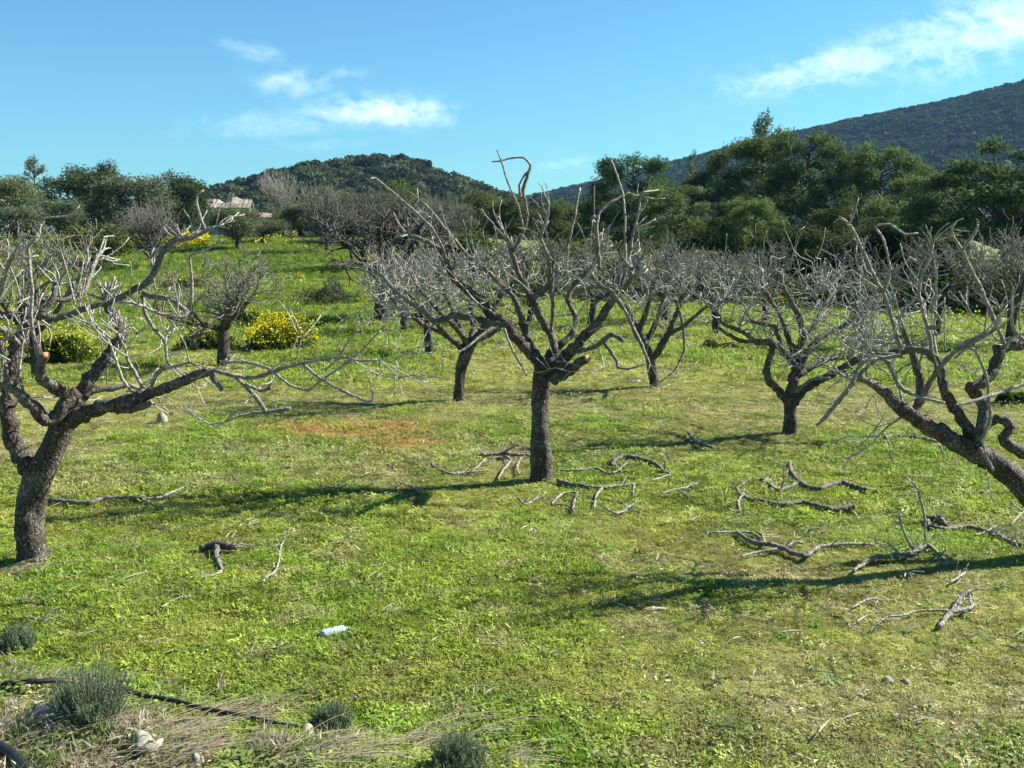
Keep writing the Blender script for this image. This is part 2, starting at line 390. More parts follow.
za = attr(nt, 'zone'); sp = nn(nt, 'ShaderNodeSeparateColor'); nt.links.new(za.outputs['Color'], sp.inputs[0])
nA = noise(nt, 9, 6); nB = noise(nt, 45, 5); nC = noise(nt, 1.3, 4)
turf = ramp(nt, nB, [(.3, (.10, .11, .03)), (.5, (.20, .21, .05)), (.72, (.34, .33, .13))])
lushc = ramp(nt, nB, [(.3, (.05, .09, .012)), (.7, (.16, .24, .03))])
dryc = ramp(nt, nB, [(.3, (.11, .10, .05)), (.55, (.24, .21, .12)), (.75, (.42, .38, .26))])
c = mix(nt, sp.outputs[0], turf, lushc); c = mix(nt, sp.outputs[1], c, dryc)
c = mix(nt, sp.outputs[2], c, (.34, .17, .07)); grav = ramp(nt, nB, [(.3, (.12, .10, .06)), (.52, (.24, .20, .13)), (.7, (.46, .42, .34))])
c = mix(nt, attr(nt, 'zone').outputs['Alpha'], c, grav)
c = mix(nt, .5, c, ramp(nt, nA, [(.3, (.6, .6, .6)), (.7, (1.3, 1.3, 1.3))]), 'MULTIPLY')
nt.links.new(c, b.inputs['Base Color']); b.inputs['Roughness'].default_value = .95; bump(nt, b, nB, .7, .03)
me.materials.append(gm); go_ = bpy.data.objects.new('ground', me); link(go_); tag(go_, kind='structure')

# ------------------------------------------------------------------ hills
def hill(name, Y0, prof, thick, m, back=1.6, seed=3, ztop=0):
    pr = [(P(px, py, Y0).x, P(px, py, Y0).z) for px, py in prof]; px_ = np.array([p[0] for p in pr]); pz = np.array([p[1] for p in pr])
    xa = np.linspace(px_[0], px_[-1], 160); ya = np.linspace(Y0 - thick, Y0 + thick * back, 60)
    XX, YY = np.meshgrid(xa, ya); prf = np.interp(XX * Y0 / np.maximum(YY, Y0 * .8) if False else XX, px_, pz)
    t = np.where(YY < Y0, (Y0 - YY) / thick, (YY - Y0) / (thick * back)); sh = .5 + .5 * np.cos(np.pi * np.clip(t, 0, 1))
    ZZ = (prf + 2) * sh * (1 + .10 * (fbm(XX / 40, YY / 40, seed) - .5) * np.clip(t * 3, 0, 1)) - 2.0
    me = bpy.data.meshes.new(name); me.from_pydata(list(map(tuple, np.stack([XX, YY, ZZ], -1).reshape(-1, 3))), [],
        [(r * 160 + c_, r * 160 + c_ + 1, (r + 1) * 160 + c_ + 1, (r + 1) * 160 + c_) for r in range(59) for c_ in range(159)])
    me.polygons.foreach_set('use_smooth', [True] * len(me.polygons)); me.materials.append(m)
    o = bpy.data.objects.new(name, me); link(o); tag(o, kind='structure')
    def zf(x, y):
        p = np.interp(x, px_, pz); t = np.where(y < Y0, (Y0 - y) / thick, (y - Y0) / (thick * back)); s = .5 + .5 * np.cos(np.pi * np.clip(t, 0, 1))
        return (p + 2) * s * (1 + .10 * (fbm(x / 40, y / 40, seed) - .5) * np.clip(t * 3, 0, 1)) - 2.0
    return px_, zf
hm, nt, b = mat('hill earth')
c = ramp(nt, noise(nt, .09, 6), [(.35, (.025, .03, .018)), (.6, (.05, .05, .03)), (.75, (.12, .105, .08))]); nt.links.new(c, b.inputs['Base Color'])
HL = [(130, 232), (170, 205), (205, 199), (250, 193), (285, 182), (325, 171), (350, 168), (385, 165), (415, 168), (440, 179), (465, 191), (500, 201), (540, 210), (580, 215), (640, 228)]
HR = [(440, 222), (500, 207), (560, 193), (605, 184), (640, 177), (680, 164), (740, 148), (790, 137), (830, 128), (880, 117), (930, 108), (970, 98), (1010, 88), (1040, 82), (1100, 70), (1250, 60), (1500, 90), (1700, 200)]
hxl, zl = hill('wooded_hill', 330, HL, 120, hm); hxr, zr = hill('mountain', 850, HR, 430, hm, 1.0, 7)
# bushes and small trees cloaking both hills: too many to count, one mass each
def crown_verts(rs, n, rx, rz, leaf, blobs=7, aspect=.6, flat=.75, inner=.0):
    bc = rs.normal(size=(blobs, 3)); bc /= np.linalg.norm(bc, axis=1, keepdims=True); bc *= rs.uniform(.35, .8, (blobs, 1)); bc[:, 2] = np.abs(bc[:, 2]) * 1.0
    br = rs.uniform(.32, .55, blobs)
    k = rs.integers(0, blobs, n); d = rs.normal(size=(n, 3)); d /= np.linalg.norm(d, axis=1, keepdims=True)
    c = bc[k] + d * (br[k] * rs.uniform(.55, 1.05, n) ** .5)[:, None]
    c[:, 0] *= rx; c[:, 1] *= rx; c[:, 2] = c[:, 2] * rz * flat + rz * .3
    return leaf_cloud(rs, c, leaf, aspect)
rs = np.random.default_rng(5)
hb = [np_mesh('bush_shape', crown_verts(rs, 260, 1, .8, .16), 4, M['scrub']) for _ in range(4)]
M['mscrub'] = leaf_material('mountain scrub foliage', (.008, .016, .012), (.045, .062, .036), scale=.05, inst=True)
hb2 = [np_mesh('low_bush_shape', crown_verts(rs, 90, 1, .7, .26, 5), 4, M['mscrub']) for _ in range(4)]
M['scrub_near'] = M['scrub']
def hill_points(zf, x0, x1, y0, y1, n):
    x = rs.uniform(x0, x1, n); y = rs.uniform(y0, y1, n); z = zf(x, y); k = (z > -1) & (fbm(x / 14, y / 14, 77, 3) > .28); x, y, z = x[k], y[k], z[k]
    vis = (np.abs(x) / y < .56); return np.stack([x, y, z], 1)[vis]
p = hill_points(zl, hxl[0], hxl[-1], 215, 350, 5200)
scatter('hill_trees', p, rs.uniform(1.2, 2.6, len(p)) * (1 + .9 * (rs.uniform(size=len(p)) < .2)), rs.uniform(.5, 1.6, (len(p), 1)) * np.array([1, 1, 1]) * np.where(rs.uniform(size=(len(p), 1)) < .15, np.array([[1.2, 1.0, .7]]), np.array([[1, 1, 1]])), hb, rs, .1, 'dark green woodland and maquis covering the low wooded hill', 'woodland')
p = hill_points(zr, 0, 520, 430, 880, 26000)
scatter('mountain_scrub', p, rs.uniform(1.8, 5.0, len(p)), rs.uniform(.3, 2.1, (len(p), 1)) * np.array([1, 1, 1]) * (.6 + .9 * fbm(p[:, 0] / 30, p[:, 1] / 30, 88, 3))[:, None], hb2, rs, .1, 'dotted dark scrub covering the long mountain slope', 'scrub')

# ------------------------------------------------------------------ grass
def blade_clump(rs, n, rad, h, w, lean=.5, leafy=False):
    v = []
    for _ in range(n):
        a = rs.uniform(0, 6.283); r = rad * math.sqrt(rs.uniform()); x = r * math.cos(a); y = r * math.sin(a)
        hh = h * rs.uniform(.45, 1.2); la = rs.uniform(0, 6.283); l = hh * lean * rs.uniform(.2, 1.4); fa = rs.uniform(0, 6.283); ww = w * rs.uniform(.6, 1.3)
        dx, dy = math.cos(fa) * ww, math.sin(fa) * ww; tx, ty = x + math.cos(la) * l, y + math.sin(la) * l
        if leafy:   # small broad leaf held near level
            nx_, ny_ = math.cos(la), math.sin(la); s = ww * 2.6; z = hh * .75; tz = rs.uniform(-.4, .5) * s
            v += [(tx, ty, z), (tx + nx_ * s - ny_ * ww, ty + ny_ * s + nx_ * ww, z + tz * .5), (tx + nx_ * 2 * s, ty + ny_ * 2 * s, z + tz), (tx + nx_ * s + ny_ * ww, ty + ny_ * s - nx_ * ww, z + tz * .5)]
        else:
            mx, my = x + (tx - x) * .4, y + (ty - y) * .4
            v += [(x - dx * .7, y - dy * .7, -.01), (x + dx * .7, y + dy * .7, -.01), (tx, ty, hh), (mx - dx, my - dy, hh * .55)]
    return v
rs = np.random.default_rng(11)
gs = [np_mesh('turf_shape', blade_clump(rs, 40, .065, .022, .0032, 1.1), 4, M['blade']) for _ in range(3)] + \
     [np_mesh('clover_shape', blade_clump(rs, 44, .07, .016, .0046, .5, True), 4, M['blade']) for _ in range(4)]
def field_points(y0, y1, n, xpad=.56):
    # even cover over the part of the field in view (a wedge), with a little to spare each side
    y = np.sqrt(rs.uniform(y0 * y0, y1 * y1, n)); x = y * rs.uniform(-xpad, xpad, n); return x, y
def turf(name, y0, y1, n, s0, label, hgt=1.0):
    x, y = field_points(y0, y1, n); lush, dry, red, grav = zones(x, y)
    keep = rs.uniform(size=len(x)) < (1 - .55 * dry - .75 * red - .7 * grav); x, y, lush, dry, red, grav = [a[keep] for a in (x, y, lush, dry, red, grav)]
    z = terrain(x, y); N = len(x)
    base = np.array([.325, .355, .085]); lu = np.array([.245, .35, .045]); dr = np.array([.42, .37, .20]); ye = np.array([.36, .36, .07])
    m1 = fbm(x * .7, y * .7, 51, 3)[:, None]
    c = base * (1 - lush[:, None]) + lu * lush[:, None]; c = c * (1 - .35 * (m1 > .55)) + ye * (.35 * (m1 > .55))
    dd = np.clip(dry * rs.uniform(.3, 1.5, N), 0, 1)[:, None]; c = c * (1 - dd) + dr * dd
    c = c * rs.uniform(.6, 1.35, (N, 1)) * (.55 + .9 * fbm(x * 3.5, y * 3.5, 53, 3))[:, None]; c = c * (1 - .85 * red[:, None]) + np.array([.52, .28, .12]) * .85 * red[:, None]; k = rs.uniform(size=N) < .03; c[k] = np.array([.30, .27, .15])
    s = s0 * (.7 + .55 * lush) * rs.uniform(.65, 1.3, N)
    scatter(name, np.stack([x, y, z], 1), s, c, gs, rs, .2, label, 'grass', stretch=(hgt * (.8 + .6 * lush) * rs.uniform(.7, 1.3, N)))
turf('near_grass', 4.4, 10, 60000, 1.0, 'short yellowish green clover and grass in the foreground')
turf('middle_grass', 10, 20, 90000, 1.35, 'short green turf around the pruned fig trees', .75)
turf('far_grass', 20, 45, 64000, 2.6, 'bright green grass beyond the fig trees', 1.0)
x, y = field_points(45, 95, 30000); l_, d_, r_, g_ = zones(x, y); N = len(x)
scatter('rising_meadow_grass', np.stack([x, y, terrain(x, y)], 1), rs.uniform(3, 6, N), np.array([.16, .24, .045]) * rs.uniform(.6, 1.3, (N, 1)), gs, rs, .2, 'taller green grass on the rising ground at the back', 'grass')

# tall soft grass at the back left of the orchard
ts = [np_mesh('tall_grass_shape', blade_clump(rs, 34, .10, .26, .007, .35), 4, M['blade']) for _ in range(4)]
x, y = field_points(22, 75, 46000); u = x / y; k = rs.uniform(size=len(x)) < (sst(y, 24, 36) * (.05 + .95 * (1 - sst(u, -.2, -.06))) * (.2 + .8 * (fbm(x * .25, y * .25, 61, 3) > .42))); x, y = x[k], y[k]; N = len(x)
scatter('tall_grass', np.stack([x, y, terrain(x, y)], 1), rs.uniform(.6, 1.2, N), np.array([.17, .26, .04]) * rs.uniform(.55, 1.35, (N, 1)) * (1 + (rs.uniform(size=(N, 1)) < .12) * np.array([1.4, .5, 0])), ts, rs, .12, 'tall lush grass on the slope behind the left fig trees', 'grass')
# weedy tufts standing out of the turf
x, y = field_points(5, 20, 5200); l_, d_, r_, g_ = zones(x, y); k = rs.uniform(size=len(x)) < .02 + .6 * sst(fbm(x * .9, y * .9, 71, 3), .52, .66) * l_; x, y = x[k], y[k]; N = len(x)
ws = [np_mesh('weed_shape', blade_clump(rs, 30, .07, .06, .010, .7, True), 4, M['blade']) for _ in range(3)]
scatter('leafy_weeds', np.stack([x, y, terrain(x, y)], 1), rs.uniform(.5, 1.15, N), np.array([.11, .23, .014]) * rs.uniform(.7, 1.3, (N, 1)), ws, rs, .2, 'lusher leafy weeds standing out of the turf', 'weeds')
x, y = field_points(5, 13, 380); k = fbm(x * .6, y * .6, 141, 3) > .45; x, y = x[k], y[k]; N = len(x)
rosv = []
for i_ in range(11):
    a_ = i_ * 2.4; ca, sa = math.cos(a_), math.sin(a_); l_r = .055 + .02 * (i_ % 3)
    rosv += [(0, 0, .01), (ca * l_r * .6 - sa * .011, sa * l_r * .6 + ca * .011, .03), (ca * l_r, sa * l_r, .018), (ca * l_r * .6 + sa * .011, sa * l_r * .6 - ca * .011, .028)]
scatter('leaf_rosettes', np.stack([x, y, terrain(x, y) + .008], 1), rs.uniform(.4, .9, N), np.array([.22, .31, .05]) * rs.uniform(.6, 1.3, (N, 1)), [np_mesh('rosette_shape', rosv, 4, M['blade'])], rs, .15, 'flat broad-leaved weed rosettes in the turf', 'weeds')
x, y = field_points(5, 16, 700); l_, d_, r_, g_ = zones(x, y); k = rs.uniform(size=len(x)) < .25 + d_; x, y = x[k], y[k]; N = len(x)
stv = []
for i_ in range(6):
    a_ = random.Random(i_).uniform(0, 6.28); o_x, o_y = random.Random(i_ + 9).uniform(-.15, .15), random.Random(i_ + 19).uniform(-.15, .15); ca, sa = math.cos(a_), math.sin(a_); l_r = .05 + .03 * (i_ % 3)
    stv += [(o_x - ca * l_r, o_y - sa * l_r, .022), (o_x - sa * .004, o_y + ca * .004, .034), (o_x + ca * l_r, o_y + sa * l_r, .025), (o_x + sa * .004, o_y - ca * .004, .028)]
scatter('twig_litter', np.stack([x, y, terrain(x, y) + .01], 1), rs.uniform(.6, 1.4, N), np.array([.20, .17, .13]) * rs.uniform(.5, 1.6, (N, 1)), [np_mesh('twig_litter_shape', stv, 4, M['fleck'])], rs, .15, 'snapped twig bits scattered over the turf', 'twig litter')
# small flowers
fv = []
for _ in range(7):
    cx, cy, h = rs.normal(0, .05), rs.normal(0, .05), rs.uniform(.045, .09); s = .009
    fv += [(cx - s, cy, h), (cx, cy - s, h + .004), (cx + s, cy, h), (cx, cy + s, h + .004)]
fs = [np_mesh('flower_shape', fv, 4, M['fleck'])]
x, y = field_points(6, 34, 5200); k = rs.uniform(size=len(x)) < (.07 + .7 * sst(y, 12, 18) * sst(fbm(x * .5, y * .5, 81, 3), .40, .6)); x, y = x[k], y[k]; N = len(x)
cc = np.where((rs.uniform(size=(N, 1)) < .72), np.array([[.62, .60, .16]]), np.array([[.68, .68, .6]]))
scatter('tiny_flowers', np.stack([x, y, terrain(x, y)], 1), rs.uniform(.7, 1.3, N) * np.clip(y / 14, .7, 2), cc, fs, rs, .1, 'tiny yellow and white flowers sprinkled over the turf', 'flowers')
# litter: pale straw bits, leaves and grit
lv = []
for _ in range(5):
    a = rs.uniform(0, 6.28); cx, cy = rs.normal(0, .06, 2); l = rs.uniform(.012, .035); w = rs.uniform(.003, .009); dx, dy = math.cos(a), math.sin(a); h = rs.uniform(.008, .03)
    lv += [(cx - dx * l, cy - dy * l, h), (cx - dy * w, cy + dx * w, h + .006), (cx + dx * l, cy + dy * l, h), (cx + dy * w, cy - dx * w, h + .004)]
ls = [np_mesh('litter_shape', lv, 4, M['fleck'])]
x, y = field_points(4.4, 18, 16000); l_, d_, r_, g_ = zones(x, y); k = rs.uniform(size=len(x)) < .16 + .8 * np.clip(d_ + g_, 0, 1); x, y = x[k], y[k]; N = len(x)
cc = np.array([.42, .36, .22]) * rs.uniform(.35, 1.25, (N, 1))
scatter('dry_litter', np.stack([x, y, terrain(x, y)], 1), rs.uniform(.5, 1.3, N), cc, ls, rs, .2, 'dead leaves and straw bits lying in the turf', 'leaf litter')
bs = []
for s_ in range(3):
    bm = MB(); pts = [Vector((0, 0, -.4)), Vector((0, 0, -.25)), Vector((.1, 0, .1)), Vector((.05, .05, .42)), Vector((0, 0, .5))]
    bm.tube(pts, [.3, .7, .9, .55, .15], 7, .3, random.Random(s_)); o = bm.build('pebble_shape', M['stone']); bs.append(o)
x, y = field_points(4.6, 12, 15000); g_ = zones(x, y)[3]; k = rs.uniform(size=len(x)) < np.clip(g_ * .8, 0, 1) + .008; x, y = x[k], y[k]; N = len(x)
scatter('pebbles', np.stack([x, y, terrain(x, y)], 1), rs.uniform(.006, .024, N) * (1 + (rs.uniform(size=N) < .04)), np.ones((N, 3)), bs, rs, .5, 'pale grit and pebbles on the dry bank', 'pebbles')
# dry grass on the bank
dg = [np_mesh('dry_grass_shape', blade_clump(rs, 50, .08, .055, .0011, 1.5), 4, M['blade']) for _ in range(4)]
x = rs.uniform(-4.2, .6, 9000); y = rs.uniform(4.4, 6.7, 9000); g_ = bank(x, y); k = rs.uniform(size=len(x)) < (g_ * .34 * sst(fbm(x * 1.6, y * 1.6, 91, 3), .34, .56) + .01) * (1 - sst(x, -.3, .6)); x, y = x[k], y[k]
PIPE = [(-30, 697), (0, 693), (30, 691), (62, 690), (98, 693), (128, 700), (150, 706), (175, 710), (200, 717), (240, 725), (275, 733), (306, 738)]
pw = [G(*q_) for q_ in PIPE]; dmin = np.full(len(x), 9.)
for a_, b_ in zip(pw[:-1], pw[1:]):
    for t_ in (0, .33, .66): dmin = np.minimum(dmin, np.hypot(x - (a_.x + (b_.x - a_.x) * t_), y + .06 - (a_.y + (b_.y - a_.y) * t_)))
k = dmin > .15; x, y = x[k], y[k]; N = len(x)
cc = np.where(rs.uniform(size=(N, 1)) < .7, np.array([[.40, .36, .26]]), np.array([[.18, .24, .08]])) * rs.uniform(.6, 1.3, (N, 1))
scatter('dry_grass', np.stack([x, y, terrain(x, y)], 1), rs.uniform(.5, 1.1, N), cc, dg, rs, .3, 'grey dry grass matted over the roadside bank', 'dry grass')
k = rs.uniform(size=4000) < .0
x = rs.uniform(-3.6, -.4, 2600); y = rs.uniform(4.4, 6.2, 2600); g_ = bank(x, y); k = rs.uniform(size=len(x)) < g_ * .7 * (fbm(x * 2, y * 2, 95, 3) > .5); x, y = x[k], y[k]; N = len(x)
scatter('bank_weeds', np.stack([x, y, terrain(x, y)], 1), rs.uniform(.5, 1.3, N), np.array([.20, .26, .07]) * rs.uniform(.6, 1.3, (N, 1)), ws + gs, rs, .2, 'green weeds growing through the dry bank', 'weeds')

# ------------------------------------------------------------------ fig trees
def rnd_dir(rng): 
    v = Vector((rng.gauss(0, 1), rng.gauss(0, 1), rng.gauss(0, 1))); return v.normalized()
def turn(d, ang, rng):
    ax = d.cross(rnd_dir(rng)).normalized(); return (Matrix.Rotation(ang, 3, ax) @ d).normalized()
def grow(mb, p, d, L, r, lvl, rng, zmax, up=.13, wig=.27, dens=1.0, rmin=.0040, ctr=None, rmax=9, zmin=.55):
    st = .06; n = max(3, int(L / st)); pts = [p.copy()]; rad = [r]; kids = []; cax = rnd_dir(rng); cang = R(rng.uniform(2, 11))
    for i in range(n):
        d = Matrix.Rotation(cang, 3, cax) @ d + rnd_dir(rng) * wig * .55 + Vector((0, 0, 1)) * up * st * 6
        if rng.random() < .10: cax = rnd_dir(rng); cang = R(rng.uniform(3, 14))
        if rng.random() < .12: d = d + rnd_dir(rng) * .9          # knuckle
        if p.z < zmin: d.z += .35
        d.normalize(); 
        if p.z > zmax and lvl > 0: break
        p = p + d * st; pts.append(p.copy()); rad.append(max(rmin, r * (1 - .55 * (i + 1) / n)))
        if ctr is not None and (Vector((p.x, p.y, 0)) - Vector((ctr.x, ctr.y, 0))).length > rmax: break
        if lvl > 0 and i > 1 and rng.random() < dens * .26: kids.append((p.copy(), d.copy(), rad[-1], i / n))
    if rng.random() < .5: rad[-1] *= 1.25
    mb.tube(pts, rad, 6 if r > .02 else 4, .06 if r > .012 else 0, rng)
    for q, dd, rr, t in kids:
        grow(mb, q, turn(dd, R(rng.uniform(35, 75)), rng), L * rng.uniform(.4, .8) * (1 - .3 * t), max(rmin, rr * rng.uniform(.5, .8)), lvl - 1, rng, zmax + rng.uniform(-.1, .2), up * 1.15, wig, dens, rmin, ctr, rmax, zmin)
    if lvl > 0:
        for k in range(2): grow(mb, pts[-1], turn(d, R(rng.uniform(15, 45)), rng), L * rng.uniform(.5, .8), max(rmin, rad[-1] * .85), lvl - 1, rng, zmax + rng.uniform(-.1, .2), up * 1.15, wig, dens, rmin, ctr, rmax, zmin)
def traced_fig(label, group, base_px, spec, seed, zmax, m='fig', extra=None, Y0=None, lw=1.0, barkm=None):
    rng = random.Random(seed)
    g = G(*base_px) if Y0 is None else ground(P(base_px[0], base_px[1], Y0).x, Y0)
    Yb = g.y; root = empty('fig_tree', g, label, 'tree', group); mm = M[m]
    def conv(path, dy0, dy1):
        n = len(path); out = []; rad = []
        for i, (x, y, w) in enumerate(path):
            t = i / max(1, n - 1); q = P(x, y, Yb + dy0 + (dy1 - dy0) * t); out.append(q - g); rad.append(w * (.5 if w < 5 else .42) * depth(q) / F)
        return out, rad
    # trunk
    pts, rad = conv(spec['trunk'], 0, spec.get('tdy', 0))
    pts = [pts[0] + Vector((0, 0, -.12))] + pts; rad = [rad[0] * 1.25] + rad
    pts, rad = smooth_path(pts, rad, .03)
    t = MB(); t.tube(pts, rad, 18, .10, rng); t.build('trunk', mm, root)
    crown = MB(); ctr = Vector((0, 0, 0))
    for lb in spec['limbs']:
        dy0, dy1, path = lb[0], lb[1], lb[2]; opt = lb[3] if len(lb) > 3 else {}
        pts, rad = conv(path, dy0, dy1); p2, r2 = smooth_path(pts, rad, .04, rng, .22)
        thick = max(rad) > .022
        if not opt.get('twig') :
            l = MB(); l.tube(p2, r2, 12 if thick else 7, .10, rng); lo = l.build('limb', mm, root)
            if opt.get('cut'):
                c = MB(); d = (p2[-1] - p2[-3]).normalized(); c.tube([p2[-1] - d * .004, p2[-1] + d * .006], [r2[-1] * .93] * 2, 12, .08, rng); c.build('sawn_end', M['cut'], lo)
        else:
            crown.tube(p2, r2, 5, .05, rng)
        if opt.get('bare'): continue
        # side growth along the limb
        Lt = sum((p2[i + 1] - p2[i]).length for i in range(len(p2) - 1)); nk = int(Lt / (opt.get('gap', .25) * (1.75 if opt.get('gap', 1) < .15 else 1.1)))
        for k in range(nk):
            tt = rng.uniform(opt.get('from', .35), 1.0); i = min(len(p2) - 2, int(tt * (len(p2) - 1))); d = (p2[i + 1] - p2[i]).normalized()
            lvl = opt.get('lvl', 2 if r2[i] > .022 else 1)
            dd = turn(d, R(rng.uniform(35, 80)), rng); dd.z = abs(dd.z) * .8 + .1 if rng.random() < .8 else dd.z; dd.normalize()
            grow(crown, p2[i], dd, rng.uniform(.45, .95) * opt.get('L', 1), min(.014, max(.0055, r2[i] * .42)), lvl, rng, zmax, dens=opt.get('dens', .8) * .85, rmin=.0052 * lw)
        if not opt.get('cut') and not opt.get('endbare'):
            d = (p2[-1] - p2[-2]).normalized()
            for k in range(3): grow(crown, p2[-1], turn(d, R(rng.uniform(15, 60)), rng), rng.uniform(.35, .7) * opt.get('L', 1), min(.018, r2[-1] * .75), 1, rng, zmax, dens=opt.get('dens', .8) * .85, rmin=.0052 * lw)
    for (x, y, dy, L) in (extra or []):      # tall straight water shoots
        q = P(x, y, Yb + dy) - g; grow(crown, q, Vector((rng.uniform(-.2, .2), rng.uniform(-.2, .2), 1)).normalized(), L, .010, 0, rng, 9, up=.35, wig=.10)
    crown.build('crown', mm, root)
    return root, g
FG = 'pruned fig trees in the near rows'
B = dict(twig=True, bare=True); T = dict(twig=True, gap=.22, dens=.6, L=.75)
centre = dict(trunk=[(541, 484, 27), (541, 470, 25), (541, 448, 25), (540, 430, 22), (540, 410, 21), (541, 390, 19), (542, 376, 22), (543, 364, 20)], limbs=[
    (0, -.35, [(543, 368, 17), (533, 356, 15), (524, 346, 14), (505, 324, 13), (492, 314, 13), (480, 300, 12), (467, 289, 11), (455, 279, 10), (447, 263, 9), (440, 250, 6), (425, 240, 5), (408, 234, 3)], dict(L=.9)),
    (-.25, -.7, [(447, 263, 4), (443, 248, 3.2), (432, 228, 3), (412, 209, 2.8), (390, 190, 2.4), (375, 178, 2.2), (370, 179, 1.8)], B),
    (-.1, -.5, [(508, 326, 8), (495, 322, 8), (480, 320, 7.5), (455, 316, 7), (443, 320, 6.5), (433, 321, 5), (425, 313, 4), (410, 303, 3.5), (395, 292, 3), (382, 276, 2.5)], dict(L=.8, dens=1)),
    (0, .5, [(543, 366, 13), (531, 346, 11), (524, 328, 9), (520, 313, 7.5), (514, 298, 6.5), (503, 286, 5.5), (485, 269, 4.5), (468, 256, 3.6), (448, 232, 3), (430, 210, 2.6), (421, 201, 2.2), (415, 209, 2.2)], dict(twig=False, L=.7, dens=.6, **{'from': .15})),
    (.4, .5, [(415, 209, 2), (418, 200, 2), (417, 188, 1.5)], B),
    (-.05, .25, [(546, 364, 13), (553, 350, 11), (553, 340, 10), (545, 325, 9.5), (537, 310, 9), (531, 298, 9), (525, 285, 7), (518, 272, 6), (514, 258, 5.5), (508, 240, 4.5), (504, 232, 4)], dict(L=.9)),
    (.2, .3, [(512, 253, 4), (520, 240, 3.6), (525, 228, 3.4), (527, 215, 3.4), (525, 200, 3.4), (523, 190, 3.8), (528, 174, 3.6), (531, 165, 2.6), (524, 158, 2.4), (512, 158, 2.2), (500, 161, 2), (492, 162, 1.6)], B),
    (.3, .3, [(520, 195, 2.6), (519, 185, 2.2), (525, 174, 2.2), (529, 171, 2)], B),
    (.2, .0, [(524, 230, 2), (518, 205, 2), (508, 183, 1.8), (501, 160, 1.6), (497, 150, 1.4)], B),
    (-.1, -.3, [(532, 299, 8), (540, 292, 7), (548, 287, 6.5), (551, 275, 5), (549, 262, 4), (547, 252, 3.5), (541, 240, 3), (542, 231, 3), (547, 217, 2.8), (549, 204, 2.4)], dict(L=.7)),
    (-.2, -.1, [(551, 332, 4), (553, 312, 4), (552, 290, 4), (553, 262, 3.6), (548, 240, 3), (544, 226, 2.4)], T),
    (-.1, .1, [(566, 252, 4), (571, 232, 3.6), (575, 215, 3.4), (577, 200, 3), (580, 188, 2.4)], B),
    (-.05, -.4, [(546, 372, 16), (556, 366, 15), (566, 357, 14), (574, 348, 13), (585, 335, 12), (597, 324, 11), (604, 314, 10), (610, 304, 8), (622, 292, 6), (632, 276, 5)], dict(L=.9, dens=.9)),
    (-.1, -.6, [(552, 378, 13), (562, 375, 12), (572, 370, 12), (580, 363, 11), (587, 359, 10.5)], dict(bare=True, cut=True)),
    (-.2, -.55, [(570, 352, 7), (583, 350, 5), (595, 347, 5), (604, 340, 4.5), (611, 334, 5), (620, 338, 5), (623, 341, 4)], dict(bare=True)),
    (-.3, -.6, [(604, 342, 4), (611, 352, 3.6), (617, 361, 3.4), (618, 367, 3), (628, 369, 2.6), (646, 364, 2)], B),
    (.1, .6, [(548, 362, 10), (560, 345, 9), (573, 334, 8), (576, 318, 7), (568, 300, 6), (574, 284, 5), (590, 270, 4), (600, 250, 4)], dict(L=.9)),
    (-.3, -1.0, [(575, 292, 4), (588, 288, 4), (600, 286, 4), (612, 292, 3.6), (622, 305, 3.4), (632, 324, 3), (642, 345, 2.6), (650, 364, 2)], T),
    (-.3, -.1, [(616, 298, 5), (622, 284, 4.4), (626, 268, 4), (630, 250, 3.4), (633, 235, 3), (638, 215, 2.6), (641, 196, 2.2)], T),
    (-.2, .1, [(643, 192, 1.8), (650, 191, 1.8), (658, 190, 1.6)], B),
    (-.3, .2, [(626, 262, 3), (625, 240, 2.6), (625, 215, 2.4), (623, 195, 2.2), (617, 175, 2), (611, 160, 1.6)], B),
    (-.3, -.5, [(622, 258, 3.4), (632, 269, 3.4), (642, 257, 3), (651, 236, 2.6)], B),
    (.0, .4, [(600, 270, 4), (598, 248, 3.6), (597, 225, 3), (600, 212, 3), (612, 202, 3), (630, 192, 2)], B),
    (.3, .3, [(597, 225, 3), (590, 218, 3), (596, 216, 2.5)], B),
    (-.4, -.6, [(504, 328, 3), (510, 345, 2.6), (517, 358, 2.4), (527, 376, 2)], B),
    (-.3, -.9, [(503, 330, 3.4), (493, 328, 3.2), (478, 338, 3), (466, 348, 2.6), (458, 352, 2)], B)])
cen_extra = [(450, 245, -.2, .5), (458, 250, .3, .6), (468, 262, 0, .55), (480, 262, .3, .7), (492, 262, 0, .6), (430, 232, -.2, .35), (560, 262, .1, .6), (585, 262, .1, .55), (605, 250, 0, .55), (612, 268, .3, .6), (497, 245, 0, .55), (590, 250, -.4, .45), (535, 262, -.3, .5), (640, 262, .3, .5)]
traced_fig('pruned fig tree with one straight upright grey trunk in the middle of the near row', FG, (541, 481), centre, 21, 2.55, extra=cen_extra)

